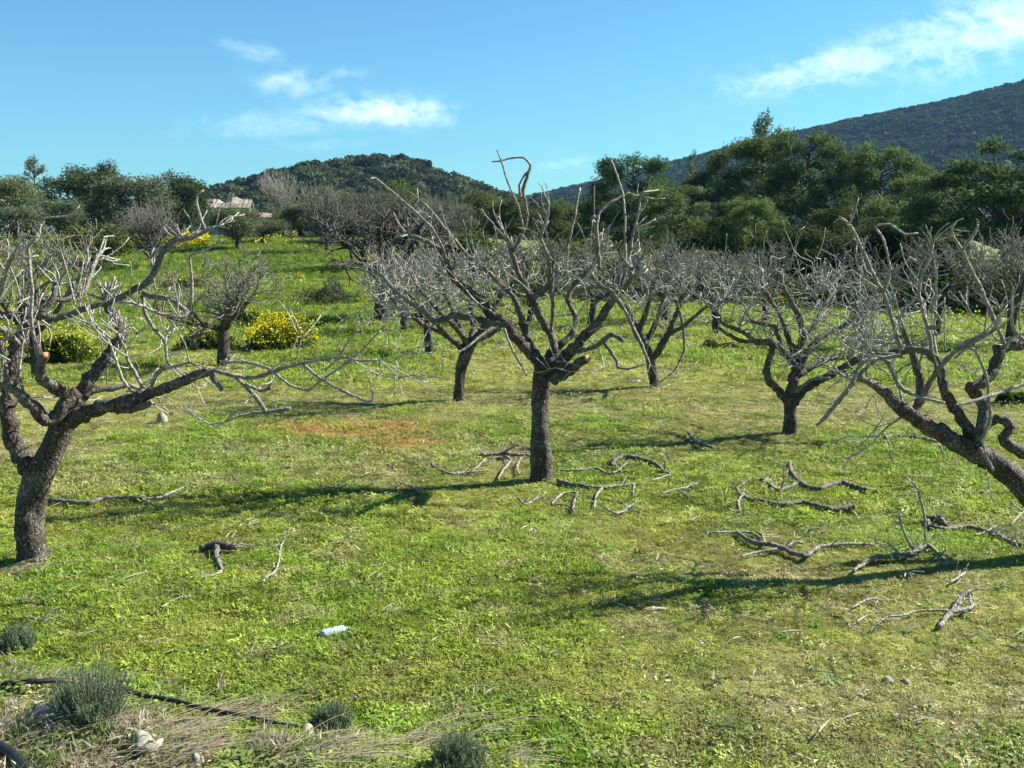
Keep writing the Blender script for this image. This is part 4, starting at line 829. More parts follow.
for a in [
    (oA, 8, 163, 78, 74, 'olive green round tree at the far left edge of the skyline', 'tree', og, (1.0, 1.05, .8), .85),
    (sA, 38, 155, 34, 86, 'thin pale tree poking up between the round trees at far left', 'tree', None, (.8, .9, .9), .45),
    (kA, 84, 156, 84, 80, 'tall dark evergreen with bumpy top, left part of the skyline', 'tree', kg, (.75, .85, .8), .85),
    (kB, 112, 158, 44, 84, 'dark narrow evergreen rising beside the grey olive at left', 'tree', kg, (.7, .8, .7), .85),
    (oB, 137, 166, 84, 66, 'large grey olive tree in front of the dark evergreens at left', 'tree', og, (.85, .9, .9), .85),
    (kA, 181, 163, 66, 76, 'dark round evergreen standing above the yellow flower strip', 'tree', kg, (.62, .75, .62), .85),
    (oA, 60, 190, 60, 70, 'grey green olive filling the gap below the tall dark evergreen', 'tree', og, (.8, .9, .85), .85),
    (oB, 22, 200, 60, 62, 'low grey olive in front at the far left', 'tree', og, (.85, .9, .9), .85),
    (hB, 92, 212, 84, 52, 'yellow green bush behind the left fig crowns', 'shrub', hg, (.8, .8, .8), 1.5),
    (hC, 152, 205, 60, 60, 'grey bush under the large grey olive', 'shrub', hg, (.7, .7, .65), 1.5),
    (oA, 238, 199, 56, 60, 'low round olive just below the ruined house', 'tree', og, (.85, .9, .75), .85),
    (kB, 322, 184, 72, 100, 'dull green tree at the foot of the wooded hill', 'tree', kg, (1.1, 1.1, 1.0), .85),
    (oB, 372, 186, 84, 96, 'greyish tree below the top of the wooded hill', 'tree', og, (.75, .75, .7), .85),
    (hB, 405, 163, 54, 112, 'yellow green tree lit up against the wooded hill', 'tree', None, (.8, .9, .7), 1.5),
    (oA, 262, 214, 50, 66, 'small grey olive below the pale leafless tree', 'tree', og, (.8, .85, .75), .85),
    (oB, 318, 198, 74, 74, 'grey green olive between the pale leafless tree and the dark brown bushy fig', 'tree', og, (.85, .88, .75), .85),
    (oA, 386, 196, 70, 76, 'soft grey olive beneath the yellow green tree', 'tree', og, (.85, .9, .78), .85),
    (oA, 300, 205, 60, 78, 'olive brown tree right of the pale leafless tree', 'tree', og, (.7, .7, .6), .85),
    (oB, 345, 212, 80, 66, 'grey brown tree behind the dark brown bushy fig', 'tree', og, (.62, .58, .52), .85),
    (oA, 410, 206, 80, 64, 'grey green tree behind the long pale twigs of the middle tree', 'tree', og, (.7, .72, .65), .85),
    (oB, 448, 198, 60, 78, 'dusky olive between the wooded hill and the middle tree', 'tree', og, (.75, .8, .75), .85),
    (kA, 484, 183, 58, 90, 'rounded green tree at the right foot of the wooded hill', 'tree', kg, (1.1, 1.1, .8), .85),
    (kB, 515, 196, 62, 76, 'dark tree behind the crooked top twig of the middle tree', 'tree', kg, (.9, .85, .6), .85),
    (kA, 556, 192, 56, 84, 'dull green tree on the low part of the skyline left of the pole', 'tree', kg, (1., 1., .8), .85),
    (kB, 592, 195, 46, 90, 'small green tree just behind the thin dark pole', 'tree', kg, (1.1, 1.15, .8), .85),
    (hA, 470, 222, 90, 48, 'low dark green bush left of the middle fig crown', 'shrub', hg, (.8, .85, .6), 1.5),
    (hC, 510, 232, 90, 42, 'olive coloured scrub behind the middle fig crown', 'shrub', hg, (.8, .8, .6), 1.5),
    (hA, 560, 228, 90, 44, 'brownish green scrub right of the middle fig crown', 'shrub', hg, (1.1, .95, .6), 1.5),
    (hC, 600, 222, 80, 47, 'greyish scrub at the base of the thin dark pole', 'shrub', hg, (.9, .9, .7), 1.5),
    (hB, 525, 246, 40, 38, 'small pale green bush glimpsed through the middle fig crown', 'shrub', hg, (.9, .95, .9), 1.5),
    (hA, 640, 236, 80, 44, 'dark brown green scrub in front of the first tall pine', 'shrub', hg, (1.1, .9, .6), 1.5),
    (hC, 430, 240, 80, 44, 'grey scrub behind the left part of the middle fig crown', 'shrub', hg, (.6, .58, .52), 1.5),
    (hA, 700, 240, 90, 44, 'dark scrub beneath the yellow green pine', 'shrub', hg, (.8, .75, .5), 1.5),
    (pA, 632, 158, 92, 62, 'first tall rounded pine right of the thin dark pole', 'tree', pg, (.75, .9, .8), .68),
    (pC, 600, 190, 50, 66, 'small dark pine hugging the left side of the first tall pine', 'tree', pg, (.8, .9, .7), .68),
    (pB, 676, 187, 78, 56, 'yellow green pine lower than its neighbours', 'tree', pg, (1.35, 1.35, 1.0), .68),
    (sA, 691, 148, 18, 72, 'tiny airy treetop sticking out before the mountain slope', 'tree', None, (1, 1.1, 1), .45),
    (pC, 716, 170, 80, 68, 'dark pine left of the highest treetop', 'tree', pg, (.9, 1, .9), .68),
    (sA, 762, 109, 52, 70, 'highest airy pine top on the skyline', 'tree', None, (.9, 1.1, .9), .45),
    (pA, 762, 140, 104, 66, 'large pine beneath the highest airy treetop', 'tree', pg, (1.1, 1.15, .9), .68),
    (pB, 806, 134, 90, 64, 'tall pine right of the highest treetop', 'tree', pg, (.9, 1.0, .85), .68),
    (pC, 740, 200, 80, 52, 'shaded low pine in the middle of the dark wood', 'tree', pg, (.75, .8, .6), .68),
    (pA, 755, 200, 60, 48, 'bright green low pine in front of the dark wood', 'tree', pg, (1.3, 1.4, 1.0), .68),
    (pA, 838, 164, 60, 66, 'slender pine between the tall pines and the thin-topped one', 'tree', pg, (1, 1.1, .9), .68),
    (pB, 880, 147, 84, 64, 'thin-topped pine in front of the mountain', 'tree', pg, (1.15, 1.2, .95), .68),
    (pC, 856, 204, 90, 54, 'dark pine below the thin-topped one', 'tree', pg, (.8, .85, .6), .68),
    (pA, 915, 178, 74, 60, 'pine with pointed top right of the thin-topped one', 'tree', pg, (1.1, 1.15, .9), .68),
    (pB, 902, 200, 84, 50, 'light green pine in front of the pointed one', 'tree', pg, (1.35, 1.35, 1.0), .68),
    (pC, 944, 197, 56, 52, 'rounded dark pine beside the gap before the spreading pine', 'tree', pg, (1.0, 1.05, .8), .68),
    (uA, 1014, 146, 215, 44, 'wide spreading dark pine with crooked limbs at the right edge', 'tree', None, (.85, .95, .85), 1.3),
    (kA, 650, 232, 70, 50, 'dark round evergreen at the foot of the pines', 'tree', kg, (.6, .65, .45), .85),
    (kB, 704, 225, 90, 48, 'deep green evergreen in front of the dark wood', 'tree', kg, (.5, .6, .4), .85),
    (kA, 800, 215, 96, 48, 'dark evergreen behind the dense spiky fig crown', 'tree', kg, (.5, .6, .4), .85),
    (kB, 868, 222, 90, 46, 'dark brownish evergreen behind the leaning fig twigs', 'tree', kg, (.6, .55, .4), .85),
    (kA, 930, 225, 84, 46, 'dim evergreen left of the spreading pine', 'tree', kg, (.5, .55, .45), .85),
    (hA, 760, 262, 120, 42, 'dark undergrowth behind the dense spiky fig crown', 'shrub', hg, (.7, .65, .45), 1.5),
    (hA, 850, 262, 120, 41, 'dark bramble undergrowth between the two right fig trees', 'shrub', hg, (.6, .55, .4), 1.5),
    (hB, 968, 255, 90, 38, 'rusty green shrub under the spreading pine', 'shrub', hg, (.75, .65, .5), 1.5),
    (hA, 925, 262, 100, 39, 'dark shrub left of the rusty green one', 'shrub', hg, (.75, .8, .6), 1.5),
    (hA, 1020, 258, 100, 37, 'dark shrub at the right edge under the spreading pine', 'shrub', hg, (.8, .75, .5), 1.5)]:
    stand(a[0], a[1], a[2], a[3], a[4], a[5], a[6], a[7], a[8], a[9])
# leafless trees at the back
def bare_tree(px, ytop, Yd, seed, m, label, width):
    rng = random.Random(seed); g = ground(P(px, 230, Yd).x, Yd); H = P(px, ytop, Yd).z - g.z; root = empty('bare_tree', g, label, 'tree')
    t = MB(); t.tube(*smooth_path([Vector((0, 0, -.2)), Vector((.1, 0, H * .15)), Vector((0, .1, H * .35)), Vector((.05, 0, H * .75))], [.13, .11, .08, .03], .2), 7, .1, rng); t.build('trunk', M[m], root)
    c = MB(); wr = width * Yd / F / 2
    for k in range(46):
        z = H * rng.uniform(.15, .75); a = rng.uniform(0, 6.283); d = Vector((math.cos(a), math.sin(a), rng.uniform(.5, 1.4))).normalized()
        q = Vector((0, 0, z)); L = min(wr * 1.3, (H - z) * .9); pts = [q.copy()]; rad = [.035]; n = int(L / .25) + 2
        for i in range(n):
            d = (d + rnd_dir(rng) * .16 + Vector((0, 0, .05))).normalized(); q = q + d * .25; pts.append(q.copy()); rad.append(.035 - .022 * i / n)
            for _ in range(2):
                e = turn(d, R(rng.uniform(25, 65)), rng); l = rng.uniform(.3, .8); c.tube([q, q + e * l * .5 + rnd_dir(rng) * .06, q + (e + Vector((0, 0, .3))) * l], [.015, .011, .008], 3, 0, rng, False)
        c.tube(pts, rad, 4, 0, rng, False)
    c.build('crown', M[m], root)
bare_tree(283, 176, 82, 3, 'fig', 'pale silvery leafless tree right of the ruined house', 48)
bare_tree(325, 196, 58, 4, 'fig_bg', 'grey leafless tree behind the broad dark brown one', 70)
bare_tree(440, 205, 52, 5, 'fig_bg', 'grey leafless tree left of the middle crown at the back', 70)
bare_tree(385, 200, 50, 6, 'fig_brown', 'brownish leafless tree above the broad dark brown one', 90)
bare_tree(150, 216, 50, 7, 'fig_bg', 'grey leafless tree among the left fig crowns', 70)

# buildings and the pole
def gable(name, px, Yd, w, d, h, rh, label, rz, rm, wm, chimney=False, ruin=False, zoff=0):
    g = P(px, 230, Yd); g = Vector((g.x, g.y, float(terrain(g.x, g.y)))); root = empty(name, g + Vector((0, 0, zoff)), label, 'house'); root.rotation_euler.z = rz
    m = MB(); m.box((-w / 2, -d / 2, -1.5), (w / 2, d / 2, h)); m.build('wall', wm, root, False)
    r = MB(); rng = random.Random(5); ns = 26 if ruin else 10; rows = []
    for j in range(5):
        row = []
        for i_ in range(ns + 1):
            t = -w / 2 - .3 + (w + .6) * i_ / ns; yy_ = -d / 2 - .3 + (d + .6) * j / 4; zz = h + .02 + rh * (1 - abs(j - 2) / 2)
            if ruin: zz += rng.uniform(-.05, .05) + .32 * math.exp(-((t - w * .12) / .5) ** 2) * (j in (1, 2, 3)) - .5 * math.exp(-((t + w * .1) / .5) ** 2) * (j > 1)
            row.append(Vector((t, yy_, zz)))
        rows.append(row)
    for row in rows: r.v += row; r.g += [.1] * len(row)
    n_ = len(r.v)
    for row in rows: r.v += [v - Vector((0, 0, .18)) for v in row]; r.g += [.1] * len(row)
    for j in range(4):
        for i_ in range(ns):
            a = j * (ns + 1) + i_; q = (a, a + 1, a + ns + 2, a + ns + 1); r.f.append(q); r.f.append(tuple(n_ + k for k in reversed(q)))
    for i_ in range(ns):
        r.f.append((i_ + n_, i_ + 1 + n_, i_ + 1, i_)); b_ = 4 * (ns + 1) + i_; r.f.append((b_, b_ + 1, b_ + 1 + n_, b_ + n_))
    for j in range(4):
        a = j * (ns + 1); r.f.append((a, a + ns + 1, a + ns + 1 + n_, a + n_)); a += ns; r.f.append((a + n_, a + ns + 1 + n_, a + ns + 1, a))
    ro = r.build('roof', rm, root, False)
    for e in (-1, 1):
        gb = MB(); gb.v = [Vector((e * (w / 2 - .02), -d / 2, h - .02)), Vector((e * (w / 2 - .02), d / 2, h - .02)), Vector((e * (w / 2 - .02), 0, h + rh * .93)),
                           Vector((e * (w / 2 - .22), -d / 2, h - .02)), Vector((e * (w / 2 - .22), d / 2, h - .02)), Vector((e * (w / 2 - .22), 0, h + rh * .93))]; gb.g = [.1] * 6
        gb.f = [(0, 1, 2), (5, 4, 3), (0, 2, 5, 3), (2, 1, 4, 5)]; gb.build('gable', wm, root, False)
    for k, wx in enumerate((-w * .28, w * .22)):
        f = MB(); f.box((wx - .5, -d / 2 - .06, h * .45), (wx + .5, -d / 2 + .02, h * .45 + 1.1)); fo = f.build('window', wm, root, False)
        p_ = MB(); p_.box((wx - .38, -d / 2 - .075, h * .45 + .1), (wx + .38, -d / 2 - .062, h * .45 + 1.0)); p_.build('pane', M['dark'], fo, False)
    if chimney:
        c_ = MB(); c_.box((w * .1, -.3, h + rh * .5), (w * .1 + .6, .3, h + rh + .7)); c_.box((w * .1 - .08, -.38, h + rh + .7), (w * .1 + .68, .38, h + rh + .82)); c_.build('chimney', wm, ro, False)
gable('ruined_house', 231, 118, 4.4, 4, 3.2, 1.0, 'pale ruined stone house with broken roof seen above the low olive', R(8), M['ruinroof'], M['rubble'], ruin=True, zoff=.05)
gable('farmhouse', 263, 112, 1.5, 3, 2.3, .5, 'small white farm building partly hidden by the pale leafless tree', R(15), M['roof'], M['wall'], zoff=-.2)
g = ground(P(593, 230, 58).x, 58); root = empty('utility_pole', g, 'thin dark wooden pole rising above the scrub left of the first pine', 'pole')
m = MB(); Hh = P(593, 185, 58).z - g.z; m.tube([Vector((0, 0, -.3)), Vector((0, 0, Hh * .5)), Vector((0, 0, Hh))], [.12, .105, .085], 10, .03); m.build('shaft', M['pinebark'], root)
m = MB(); m.box((-.10, -.10, Hh + .003), (.10, .10, Hh + .06)); m.build('cap', M['pinebark'], root, False)

# ------------------------------------------------------------------ yellow flowering bushes
def mustard(px, py, wpx, hpx, label, seed, sparse=1.0):
    rs = np.random.default_rng(seed); g = G(px, py); s = depth(g) / F; rx = wpx * s / 2; H = hpx * s
    root = empty('flowering_bush', g, label, 'flowering bush', 'yellow flowering bushes in the back grass'); n = 5200
    d = rs.normal(size=(n, 3)); d /= np.linalg.norm(d, axis=1, keepdims=True); d[:, 2] = np.abs(d[:, 2]); rr = rs.uniform(.2, 1, n) ** .5
    prof = 1 + .3 * np.sin(3 * np.arctan2(d[:, 1], d[:, 0]) + seed) + .18 * np.sin(11 * np.arctan2(d[:, 1], d[:, 0]) + 5 * d[:, 2])
    c = d * rr[:, None] * np.array([rx, rx * .8, H * .86]); c[:, :2] *= prof[:, None]
    np_mesh('foliage', leaf_cloud(rs, c, .05, .4, .5), 4, M['mustard'], root)
    nf = int(2000 * sparse); d = rs.normal(size=(nf, 3)); d /= np.linalg.norm(d, axis=1, keepdims=True); d[:, 2] = np.abs(d[:, 2]) * 1.1 + .12; prof = 1 + .3 * np.sin(3 * np.arctan2(d[:, 1], d[:, 0]) + seed) + .18 * np.sin(11 * np.arctan2(d[:, 1], d[:, 0]) + 5 * d[:, 2])
    c = d * rs.uniform(.70, 1.18, nf)[:, None] * np.array([rx, rx * .8, H * .9]); c[:, :2] *= prof[:, None]; c = c[c[:, 2] > H * .30]
    o = np_mesh('flowers', leaf_cloud(rs, c, .022, .8, 0), 4, M['petal'], root); o['kind'] = 'stuff'
mustard(277, 350, 64, 32, 'yellow flowering mustard bush right of the small dense fig', 1, 1.3)
mustard(205, 349, 52, 22, 'smaller yellow flowering clump left of the small dense fig trunk', 2, .22)
mustard(64, 362, 66, 34, 'yellow flowering clump seen between the limbs of the gnarled tree', 3, .35)
mustard(8, 352, 50, 24, 'yellow flowering clump at the left edge below the fig crowns', 4, .35)
mustard(190, 288, 40, 12, 'faint yellow clump in the rising meadow above the gnarled tree', 5, .2)
rs = np.random.default_rng(19)
def yellow_patch(x0, x1, y0, y1, n, thr=0, s=.05):
    x = rs.uniform(0, 1, n); v = rs.uniform(0, 1, n); y = y0 + (y1 - y0) * v; u = (x0 + (x1 - x0) * x - CX) / F; X_ = u * y * 1.02
    k = fbm(X_ * .6, y * .6, 99, 3) > thr; return np.stack([X_[k], y[k], terrain(X_[k], y[k]) + rs.uniform(.3, .85, k.sum())], 1)
c = np.concatenate([yellow_patch(146, 218, 60, 66, 3000, .35), yellow_patch(262, 305, 62, 70, 250, .5), yellow_patch(180, 330, 28, 44, 700, .56), yellow_patch(0, 120, 26, 44, 600, .55), yellow_patch(640, 800, 34, 40, 500, .52), yellow_patch(880, 1020, 28, 34, 300, .5)])
o = np_mesh('yellow_wildflowers', leaf_cloud(rs, c, .032 * (1 + (c[:, 1] > 55)), .8), 4, M['petal']); tag(o, 'bands of yellow wildflowers in the back meadow', 'flowers', kind='stuff')
c2 = c.copy(); c2[:, 2] -= rs.uniform(.15, .5, len(c)); c2 = c2[rs.uniform(size=len(c2)) < .5]
o = np_mesh('wildflower_stalks', leaf_cloud(rs, c2, .13, .15, 1.5), 4, M['mustard']); tag(o, 'green stalks under the yellow wildflower bands', 'plants', kind='stuff')

# dark low bushes in the back grass at left
def low_bush(px, py, w, h, label, m, col, seed):
    rs = np.random.default_rng(seed); g = G(px, py); s = depth(g) / F; root = empty('low_bush', g, label, 'bush', 'low bushes in the orchard grass'); n = 3000
    c = rs.normal(size=(n, 3)); c /= np.linalg.norm(c, axis=1, keepdims=True); c[:, 2] = np.abs(c[:, 2]); c *= (rs.uniform(.1, 1, n) ** .5)[:, None] * (1 + .3 * np.sin(c[:, 0] * 6 + seed))[:, None] * np.array([w * s / 2, w * s / 2.4, h * s])
    o = np_mesh('foliage', leaf_cloud(rs, c, .055, .45), 4, M[m], root); o.color = (*col, 1)
    t = MB(); rng = random.Random(seed)
    for _ in range(7): t.tube([Vector((0, 0, -.03)), Vector((rng.uniform(-.5, .5) * w * s * .5, rng.uniform(-.3, .3) * w * s * .5, h * s * .7))], [.015, .005], 4)
    t.build('stems', M['pinebark'], root)
low_bush(330, 304, 60, 22, 'dark greyish bush in the grass under the broad dark brown tree', 'olive', (.6, .6, .55), 1)
low_bush(238, 322, 40, 14, 'green bush behind the small dense fig', 'mustard', (.7, .8, .8), 2)
low_bush(715, 350, 40, 8, 'low green mound between the two fig trunks right of centre', 'mustard', (.9, .9, .8), 3)
low_bush(1010, 405, 28, 12, 'low green weed clump near the right edge under the leaning fig', 'mustard', (.9, 1, .8), 4)

# ------------------------------------------------------------------ fallen pruned branches
FB = 'pruned branches lying on the grass'
def fallen(label, strands, lift=0.0, seed=0, twigs=2, group=FB, curl=.02):
    rng = random.Random(seed + 500); g = G(*strands[0][0][:2]); root = empty('fallen_branch', g, label, 'branch', group)
    tw = MB(); first = True
    for st in strands:
        up = st[0][3] if len(st[0]) > 3 else 0
        pts = []; rad = []; n = len(st)
        for i_, q in enumerate(st):
            h = q[3] if len(q) > 3 else 0.0
            if h == 0: w_ = G(q[0], q[1]); w_ = w_ + Vector((0, 0, q[2] * .5 * depth(w_) / F * .8 + .036))
            else:        # held above the grass: same distance as where the strand starts
                Yb = G(*st[0][:2]).y if not (len(st[0]) > 3 and st[0][3]) else G(strands[0][-1][0], strands[0][-1][1]).y
                w_ = P(q[0], q[1], Yb - .03 * i_)
            pts.append(w_ - g); rad.append(q[2] * .39 * depth(w_) / F)
        p2, r2 = smooth_path(pts, rad, .03, rng, .3)
        m = MB(); m.tube(p2, r2, 8 if first else 6, .13, rng); m.build('stem' if first else 'side_branch', M['fallen'], root)
        for _ in range(twigs + 1 if not first else twigs + 4):
            i_ = rng.randrange(len(p2) // 2, len(p2) - 1); d = (p2[i_ + 1] - p2[i_]).normalized(); dd = turn(d, R(rng.uniform(25, 65)), rng); dd.z = abs(dd.z) * .6; dd.normalize()
            q = p2[i_].copy(); pp = [q.copy()]; rr = [max(.004, min(.008, r2[i_] * .5))]
            for k in range(rng.randint(3, 7)):
                dd = (dd + rnd_dir(rng) * .35).normalized(); q = q + dd * .035
                gz = float(terrain(g.x + q.x, g.y + q.y)) - g.z + .006
                q.z = max(q.z, gz); pp.append(q.copy()); rr.append(max(.0028, rr[-1] * .86))
            tw.tube(pp, rr, 4, 0, rng)
        first = False
    if tw.v: tw.build('twigs', M['fallen'], root)
fallen('long thin branch lying beside the trunk of the gnarled tree', [[(46, 505, 6), (70, 508, 6), (90, 508, 6), (105, 503, 5), (125, 502, 4.5), (142, 503, 4), (160, 502, 3), (172, 496, 2.4), (186, 490, 2)], [(142, 503, 3.5), (150, 508, 3), (166, 513, 2)]], seed=1)
fallen('pale forked twig lying left of the middle trunk', [[(432, 468, 2.6), (441, 474, 3), (452, 478, 3.2), (468, 476, 3), (489, 474, 2.2)], [(470, 476, 2.4), (478, 470, 2.2), (486, 462, 2)]], seed=2)
fallen('dark twiggy branch against the left side of the middle trunk', [[(530, 459, 4), (516, 459, 4), (503, 458, 5), (488, 459, 3.6), (473, 458, 2.6)], [(503, 458, 4), (508, 450, 3, 1), (520, 444, 2.2, 1)], [(497, 484, 2.2), (503, 474, 3), (511, 464, 3.2), (503, 459, 3.4)], [(519, 478, 2.4), (517, 470, 2.4), (521, 462, 2.4)]], seed=3)
fallen('curved dark branch lying right of the middle trunk', [[(664, 476, 3), (660, 471, 4), (652, 467, 5), (638, 463, 6), (622, 462, 6.4), (614, 465, 6), (612, 470, 5)], [(664, 475, 3.4), (670, 478, 2.6), (652, 484, 2)], [(664, 475, 3), (665, 465, 2.4, 1), (669, 455, 2, 1)]], seed=4)
fallen('thin pale branch lying just right of the middle trunk', [[(560, 474, 2.2), (577, 474, 2.6), (597, 472, 3), (607, 477, 3), (617, 475, 2.6), (627, 466, 2.2)]], seed=5)
fallen('crooked brown branch lying at the foot of the middle trunk', [[(558, 485, 5), (566, 489, 6), (577, 490, 5.5), (590, 492, 5), (604, 492, 4.5), (618, 490, 3.4), (635, 488, 2.6)], [(602, 492, 3.4), (596, 500, 3), (594, 512, 2.6)], [(634, 488, 2.2), (633, 500, 1.8)]], seed=6)
fallen('small pale angled twig below the middle trunk', [[(552, 508, 2.4), (557, 502, 2.6), (564, 497, 3), (577, 497, 2.6), (574, 506, 2.8), (573, 515, 3)], [(574, 512, 2.4), (566, 509, 2.2), (555, 508, 2)]], seed=7, twigs=1)
fallen('tiny sprig left of the pale angled twig', [[(518, 501, 2), (524, 508, 2.4), (530, 507, 2.2), (538, 500, 1.8)]], seed=8, twigs=2)
fallen('loose twigs lying right of the pale angled twig', [[(605, 512, 2.4), (616, 518, 3), (628, 514, 2.6), (640, 516, 2)], [(620, 516, 2.2), (634, 508, 2)]], seed=9, twigs=4)
fallen('small dark sprig in the shade between the middle and spiky trees', [[(688, 436, 3), (693, 444, 4), (702, 449, 5), (713, 451, 4)]], seed=10, twigs=4)
fallen('pale twig crossing the grass right of the curved dark branch', [[(662, 497, 2), (672, 494, 2.4), (684, 492, 2.6), (697, 487, 2.2)], [(679, 494, 2), (688, 500, 2)]], seed=11)
fallen('upper of the two thick sawn branches, with a raised fork', [[(877, 497, 6), (866, 496, 6.5), (854, 492, 6.5), (842, 488, 6.5), (832, 489, 6), (820, 494, 5.5), (808, 491, 5), (799, 486, 5), (792, 478, 4.5), (789, 467, 4)], [(800, 487, 5), (790, 491, 4.5), (778, 495, 4), (770, 489, 4), (762, 483, 3.6), (750, 484, 2.4)], [(780, 495, 2.4), (784, 480, 2, 1), (784, 464, 1.8, 1)]], seed=12, twigs=3)
fallen('lower of the two thick sawn branches, with a knobbly tip', [[(854, 512, 8), (842, 514, 7.5), (828, 515, 7), (815, 511, 6), (804, 507, 5.5), (792, 508, 5), (779, 509, 4.5), (762, 505, 4), (748, 503, 3.6), (741, 497, 3.4)], [(742, 500, 4), (738, 506, 3.4), (741, 518, 2.6)], [(742, 500, 3.4), (737, 492, 2.4), (745, 486, 2)]], seed=13, twigs=3)
fallen('long twisted branch lying below the two sawn ones', [[(737, 537, 4.5), (745, 544, 5), (757, 549, 6), (770, 550, 6), (782, 554, 6), (793, 559, 6), (805, 563, 7), (812, 557, 6), (820, 552, 5), (836, 550, 5), (850, 549, 3.6), (874, 548, 2.2)], [(757, 541, 4), (750, 537, 3.4), (735, 537, 3), (705, 537, 2.4)], [(741, 561, 2.6), (757, 557, 3.4), (773, 555, 4), (785, 551, 4), (797, 547, 4), (803, 548, 3.6)], [(765, 549, 4), (762, 540, 3.4), (757, 537, 3)]], seed=14, twigs=2)
fallen('forked branch with one tall upright twig, at right', [[(852, 577, 3), (866, 567, 5.5), (878, 563, 6), (896, 562, 6), (908, 561, 6.5), (918, 556, 7), (926, 550, 7)], [(928, 551, 6), (935, 556, 4.5), (942, 563, 4), (950, 568, 3)], [(926, 549, 3, 0), (925, 535, 3, 1), (925, 520, 3, 1), (922, 505, 3, 1), (917, 487, 2.8, 1), (909, 480, 2.4, 1), (901, 473, 2, 1)], [(914, 556, 3.6), (908, 540, 3, 1), (901, 525, 2.8, 1), (899, 512, 2.4, 1)], [(905, 560, 2.6), (896, 550, 2.4, 1), (888, 542, 2, 1)]], seed=15, twigs=4)
fallen('long grey branch running off towards the right edge', [[(932, 533, 6.5), (944, 535, 6), (958, 533, 5.5), (972, 532, 5), (985, 536, 5), (998, 541, 5), (1012, 548, 5), (1030, 552, 4)], [(985, 537, 3), (1000, 541, 2.4), (1024, 543, 2)], [(975, 540, 2.4), (988, 535, 2.4), (996, 530, 2.2)]], seed=16, twigs=4)
fallen('short gnarled grey offcut beside the long grey branch', [[(926, 524, 7), (934, 527, 9), (942, 529, 8), (949, 531, 6)], [(948, 530, 6), (943, 522, 5.5, 1), (938, 515, 5, 1)], [(927, 524, 6), (929, 532, 6), (938, 533, 5)]], seed=17, twigs=1)
fallen('thin branch arching at the right edge', [[(1010, 530, 3), (1016, 523, 3), (1023, 516, 3), (1032, 510, 3)], [(1023, 516, 2.6), (1016, 507, 2.4, 1), (1011, 501, 2, 1)]], seed=18)
fallen('forked dark offcut in the shade at lower right', [[(939, 633, 5), (944, 627, 6), (950, 620, 7), (960, 617, 6), (970, 614, 5), (974, 610, 4)], [(950, 620, 6), (956, 611, 7), (962, 603, 8), (970, 600, 8)], [(948, 616, 3.4), (930, 616, 3.4), (915, 617, 3.4), (902, 621, 3), (888, 622, 2.6), (878, 628, 2.2), (870, 636, 1.8)]], seed=19, twigs=2)
fallen('thin pale curved twig above the forked dark offcut', [[(852, 613, 2), (860, 608, 2.6), (868, 605, 3), (876, 604, 3), (883, 608, 2.2)]], seed=20, twigs=1)
fallen('thin dark branch lying in the grass beyond the leaning trunk', [[(884, 441, 3.4), (893, 439, 3), (908, 440, 3), (924, 442, 3), (938, 446, 2.6), (943, 456, 2.2)], [(915, 441, 2.6), (915, 433, 2, 1)]], seed=21, twigs=3)
fallen('tiny white twig near the forked branch', [[(904, 582, 2), (906, 577, 2.6), (913, 580, 2.4)]], seed=22, twigs=0)
fallen('short pale stick right of the tiny white twig', [[(950, 588, 3), (957, 583, 3), (965, 577, 2.2)]], seed=23, twigs=0)
fallen('weathered wood chunk with a crooked leg, in the left foreground', [[(200, 554, 6), (208, 553, 9), (216, 552, 11), (226, 553, 11), (237, 554, 8)], [(217, 554, 8), (217, 562, 6), (219, 569, 5), (222, 575, 4)], [(222, 576, 3), (214, 580, 2.6), (206, 582, 3), (198, 583, 2)], [(236, 551, 2), (246, 552, 1.8), (258, 554, 1.6)]], seed=24, twigs=1)
fallen('thin dark twig right of the weathered wood chunk', [[(262, 588, 4), (267, 582, 4), (275, 577, 3.6), (279, 566, 2.6), (281, 551, 2.2), (287, 540, 1.8)]], seed=25, twigs=3)
fallen('small pale stick in the grass below the wood chunk', [[(162, 612, 2), (172, 606, 2.6), (182, 602, 2.4), (195, 601, 1.8)]], seed=26, twigs=2)
fallen('small grey stick lying by the left grey shrub', [[(24, 622, 2.2), (34, 624, 2.6), (46, 626, 2.2)]], seed=27, twigs=2)
fallen('thin twig arc beneath the low limb of the gnarled tree', [[(205, 422, 1.8), (194, 416, 2), (184, 410, 1.8)], [(160, 497, 1.6), (150, 500, 1.6)]][:1], seed=28, twigs=3)
fallen('dark twig on the shaded grass left of the middle tree', [[(322, 489, 3), (330, 491, 3), (345, 492, 2.4)]], seed=29, twigs=3)
fallen('pale twig near the shadow left of the middle trunk', [[(400, 486, 2), (410, 490, 2.4), (420, 496, 2)]], seed=30, twigs=2)
fallen('small dark twig beside the tiny sprig', [[(810, 505, 2), (822, 530, 0.1)]][:0] or [[(330, 545, 2), (345, 548, 2), (352, 546, 1.6)]], seed=31, twigs=2)

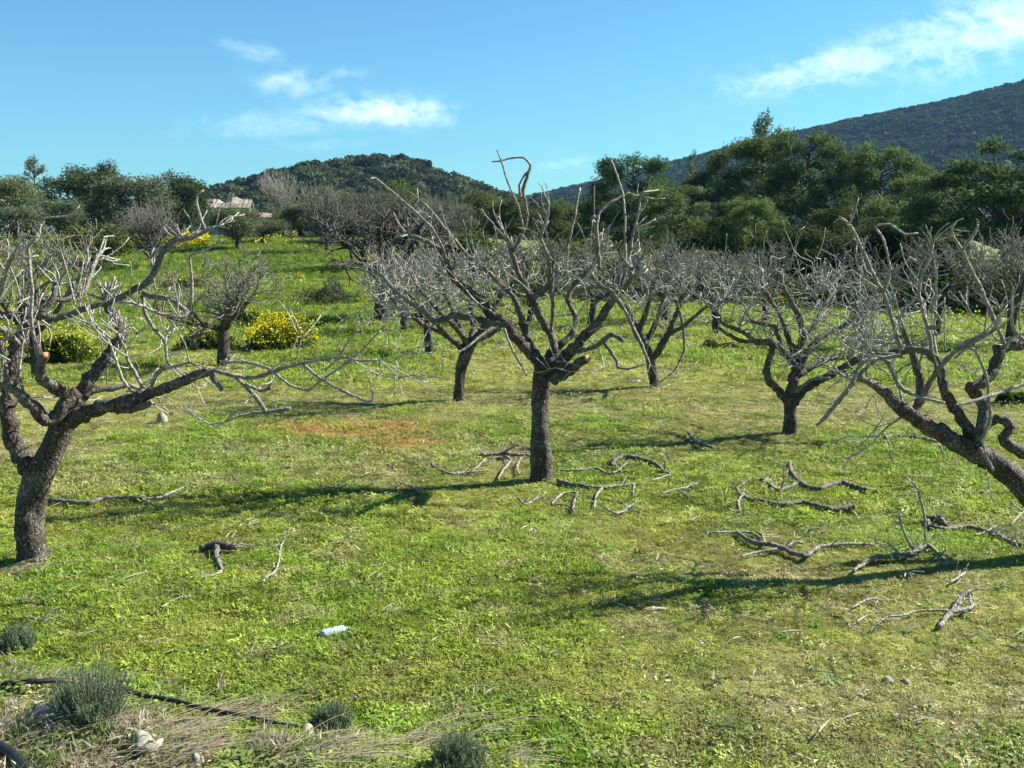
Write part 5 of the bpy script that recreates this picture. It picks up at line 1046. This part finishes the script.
# ------------------------------------------------------------------ stones, stump
def stone(px, py, wpx, hpx, m, label, seed, group='pale stones in the grass', cat='stone', name='stone'):
    rng = random.Random(seed); g = G(px, py); s = depth(g) / F; mb = MB(); r = wpx * s / 2; h = hpx * s
    pts = [Vector((rng.uniform(-.1, .1) * r, rng.uniform(-.1, .1) * r, h * t)) for t in (-.25, 0, .25, .5, .75, .95, 1.02)]
    mb.tube(pts, [r * .6, r * .95, r, r * .92, r * .72, r * .36, r * .08], 12, .16, rng); o = mb.build(name, M[m], None, True, origin=None)
    o.location = g; tag(o, label, cat, group)
stone(162, 423, 10, 11, 'stone', 'upright grey stone in the grass beyond the gnarled tree', 1)
stone(46, 716, 32, 11, 'stone', 'largest pale stone under the pipe, left of the grey green shrub', 2)
stone(147, 746, 30, 10, 'stone', 'rounded pale stone among dry grass below the pipe', 3)
stone(303, 737, 26, 9, 'stone', 'flat white stone touching the right end of the pipe', 4)
stone(641, 739, 9, 7, 'stone', 'small white stone alone in the lower right turf', 5)
stone(906, 684, 10, 5, 'greystone', 'small grey stone in the turf at lower right', 6)
stone(888, 682, 12, 5, 'greystone', 'flat dull stone left of the small grey one at lower right', 7)
stone(986, 495, 12, 4, 'stone', 'flat whitish stone beneath the leaning trunk', 8)
stone(196, 766, 10, 14, 'stone', 'upright white stone chip at the bottom of the dry bank', 9)
stone(140, 640, 7, 5, 'stone', 'small white stone right of the left grey shrub', 10)
stone(318, 578, 7, 5, 'stone', 'small white stone above the plastic bottle', 11)
stone(24, 690, 16, 6, 'stone', 'pale flat stone just above the pipe at left', 12)
stone(86, 632, 8, 5, 'stone', 'little cream stone between the shrub and the trunk', 13)
stone(136, 716, 14, 6, 'stone', 'whitish stone right below the pipe beside the shrub', 14)

# ------------------------------------------------------------------ irrigation pipe
def pipe(label, path, w, lift=.062):
    pts = []; rad = []
    for x, y in path:
        q = G(x, y); pts.append(q + Vector((0, 0, lift))); rad.append(w)
    p2, r2 = smooth_path(pts, rad, .06); m = MB(); m.tube(p2, r2, 12); o = m.build('irrigation_pipe', M['pipe'], None); tag(o, label, 'pipe'); return o
pipe('black irrigation pipe lying along the top of the dry bank', PIPE, .015)
pipe('second black pipe in the bottom left corner', [(-20, 748), (0, 757), (14, 766), (30, 785)], .03)

# ------------------------------------------------------------------ plastic bottle
bm_, nt, b = mat('crumpled clear plastic'); b.inputs['Base Color'].default_value = (.66, .82, .86, 1); b.inputs['Roughness'].default_value = .18; b.inputs['Transmission Weight'].default_value = .45
b.inputs['IOR'].default_value = 1.15; b.inputs['Specular IOR Level'].default_value = .6
bump(nt, b, noise(nt, 60, 3, 'Object'), .9, .02); M['plastic'] = bm_
pa, pb = G(320, 640), G(350, 633); ax = (pb - pa); Lb = ax.length; root = empty('plastic_bottle', pa + Vector((0, 0, .034)), 'crumpled clear pale blue plastic bottle lying on its side in the turf', 'bottle'); rng = random.Random(3)
root.rotation_euler = Vector((ax.x, ax.y, ax.z)).to_track_quat('X', 'Z').to_euler()
m = MB(); prof = [(0, .012), (.01, .027), (.03, .031), (.05, .028), (.07, .031), (.09, .026), (.11, .031), (.13, .029), (.15, .030), (.17, .024), (.185, .014), (.195, .012)]
k_ = Lb / .21; m.tube([Vector((x * k_, rng.uniform(-.003, .003), 0)) for x, r in prof], [r * 1.35 for x, r in prof], 16, .13, rng); m.build('body', M['plastic'], root)
m = MB(); m.tube([Vector((.197 * k_, 0, 0)), Vector((.212 * k_, 0, 0))], [.0145, .014], 14); m.build('cap', simple('blue cap plastic', (.10, .28, .42), .4, .05, 5, .5), root)

# ------------------------------------------------------------------ grey green shrubs and straw near the road
M['sagestem'] = simple('grey green stems', (.10, .13, .08), .8, .3, 12)
def tuft_shrub(px, py, w, h, label, seed, n=900, grp='grey green shrubs on the dry bank'):
    rs = np.random.default_rng(seed); rng = random.Random(seed); g = G(px, py); s = depth(g) / F; rx = w * s / 2 * 1.1; H = h * s * 1.0; root = empty('bank_shrub', g, label, 'shrub', grp)
    t = MB(); cs = []
    for i_ in range(190):
        a = rng.uniform(0, 6.283); r = math.sqrt(rng.random()); top = Vector((math.cos(a) * r * rx, math.sin(a) * r * rx, H * (1 - .45 * r * r) * rng.uniform(.6, 1.08)))
        b0 = Vector((top.x * .25, top.y * .25, -.02)); md = (b0 + top) / 2 + Vector((top.x * .12, top.y * .12, 0)); t.tube([b0, md, top], [.004, .003, .0015], 4, 0, rng, False)
        for k in range(26):
            u = rng.uniform(.3, 1.03); p_ = b0 * (1 - u) ** 2 + md * 2 * u * (1 - u) + top * u * u; cs.append((p_.x + rng.gauss(0, .006), p_.y + rng.gauss(0, .006), p_.z))
    t.build('stems', M['sagestem'], root); cs = np.array(cs)
    np_mesh('foliage', leaf_cloud(rs, cs, .017, .13, 1.3), 4, M['sage'], root)
tuft_shrub(92, 722, 76, 66, 'largest grey green shrub growing over the pipe', 1)
tuft_shrub(18, 652, 36, 28, 'small grey green shrub near the left edge', 2)
tuft_shrub(333, 732, 42, 32, 'small grey green shrub beside the flat white stone', 3)
tuft_shrub(460, 775, 56, 46, 'grey green shrub cut by the bottom edge left of centre', 4)
rs = np.random.default_rng(8)
def straw(name, cx, cy, dirx, diry, n, L, spread, label, seed, base_h=.0):
    rng = random.Random(seed); g = G(cx, cy); m = MB()
    for i_ in range(n):
        o_ = Vector((rng.gauss(0, spread), rng.gauss(0, spread * .5), .01)); d = Vector((dirx + rng.gauss(0, .22), diry + rng.gauss(0, .3), rng.uniform(.12, .5))).normalized(); l = L * rng.uniform(.5, 1.2); q = o_.copy(); pts = [q.copy()]
        for k in range(6):
            d = (d + Vector((0, 0, -.10)) + rnd_dir(rng) * .08).normalized(); q = q + d * l / 6
            q.z = max(q.z, float(terrain(g.x + q.x, g.y + q.y)) - g.z + .004); pts.append(q.copy())
        m.tube(pts, [.0022, .002, .002, .0018, .0016, .0014, .001], 3, 0, rng, False)
    o = m.build(name, M['straw'], None); o.location = g; tag(o, label, 'dry grass', 'dry straw wisps near the road', kind='stuff')
M['straw'] = simple('bleached straw', (.36, .30, .21), .8, .35, 12)
straw('straw_wisps', 400, 750, .9, .45, 60, .75, .12, 'dry straw wisps sweeping right at the bottom edge', 1)
straw('straw_wisps', 300, 765, .85, .3, 60, .6, .12, 'dry straw wisps on the lower bank', 2)
straw('straw_wisps', 490, 768, .9, .1, 40, .42, .05, 'dry straw wisps right of the lowest shrub', 3)
straw('straw_wisps', 505, 722, .9, .2, 26, .35, .06, 'thin straw wisps in the turf above the lowest shrub', 4)
straw('straw_wisps', 2, 574, .9, .4, 70, .40, .05, 'pale straw leaning on the foot of the gnarled tree', 5)
straw('straw_wisps', 20, 745, .8, .6, 90, .6, .15, 'dry straw hanging over the bank at left', 6)
straw('straw_wisps', 130, 760, .9, .5, 110, .6, .16, 'dry straw around the rounded pale stone', 7)
straw('straw_wisps', 215, 722, .8, .5, 70, .45, .16, 'dry straw beyond the middle of the pipe', 8)

# ------------------------------------------------------------------ haze
hz = bpy.data.meshes.new('haze'); lo, hi = (-960, -60, -4), (1760, 1790, 260)
hv = [(x, y, z) for z in (lo[2], hi[2]) for y in (lo[1], hi[1]) for x in (lo[0], hi[0])]
hz.from_pydata(hv, [], [(0, 2, 3, 1), (4, 5, 7, 6), (0, 1, 5, 4), (2, 6, 7, 3), (0, 4, 6, 2), (1, 3, 7, 5)])
ho = bpy.data.objects.new('haze', hz); link(ho); tag(ho, kind='stuff'); hm_ = bpy.data.materials.new('haze'); hm_.use_nodes = True; nt = hm_.node_tree; nt.nodes.clear()
pv = nt.nodes.new('ShaderNodeVolumePrincipled'); pv.inputs['Color'].default_value = (.30, .62, 1, 1); pv.inputs['Density'].default_value = HAZE
om = nt.nodes.new('ShaderNodeOutputMaterial'); nt.links.new(pv.outputs[0], om.inputs['Volume']); hz.materials.append(hm_)
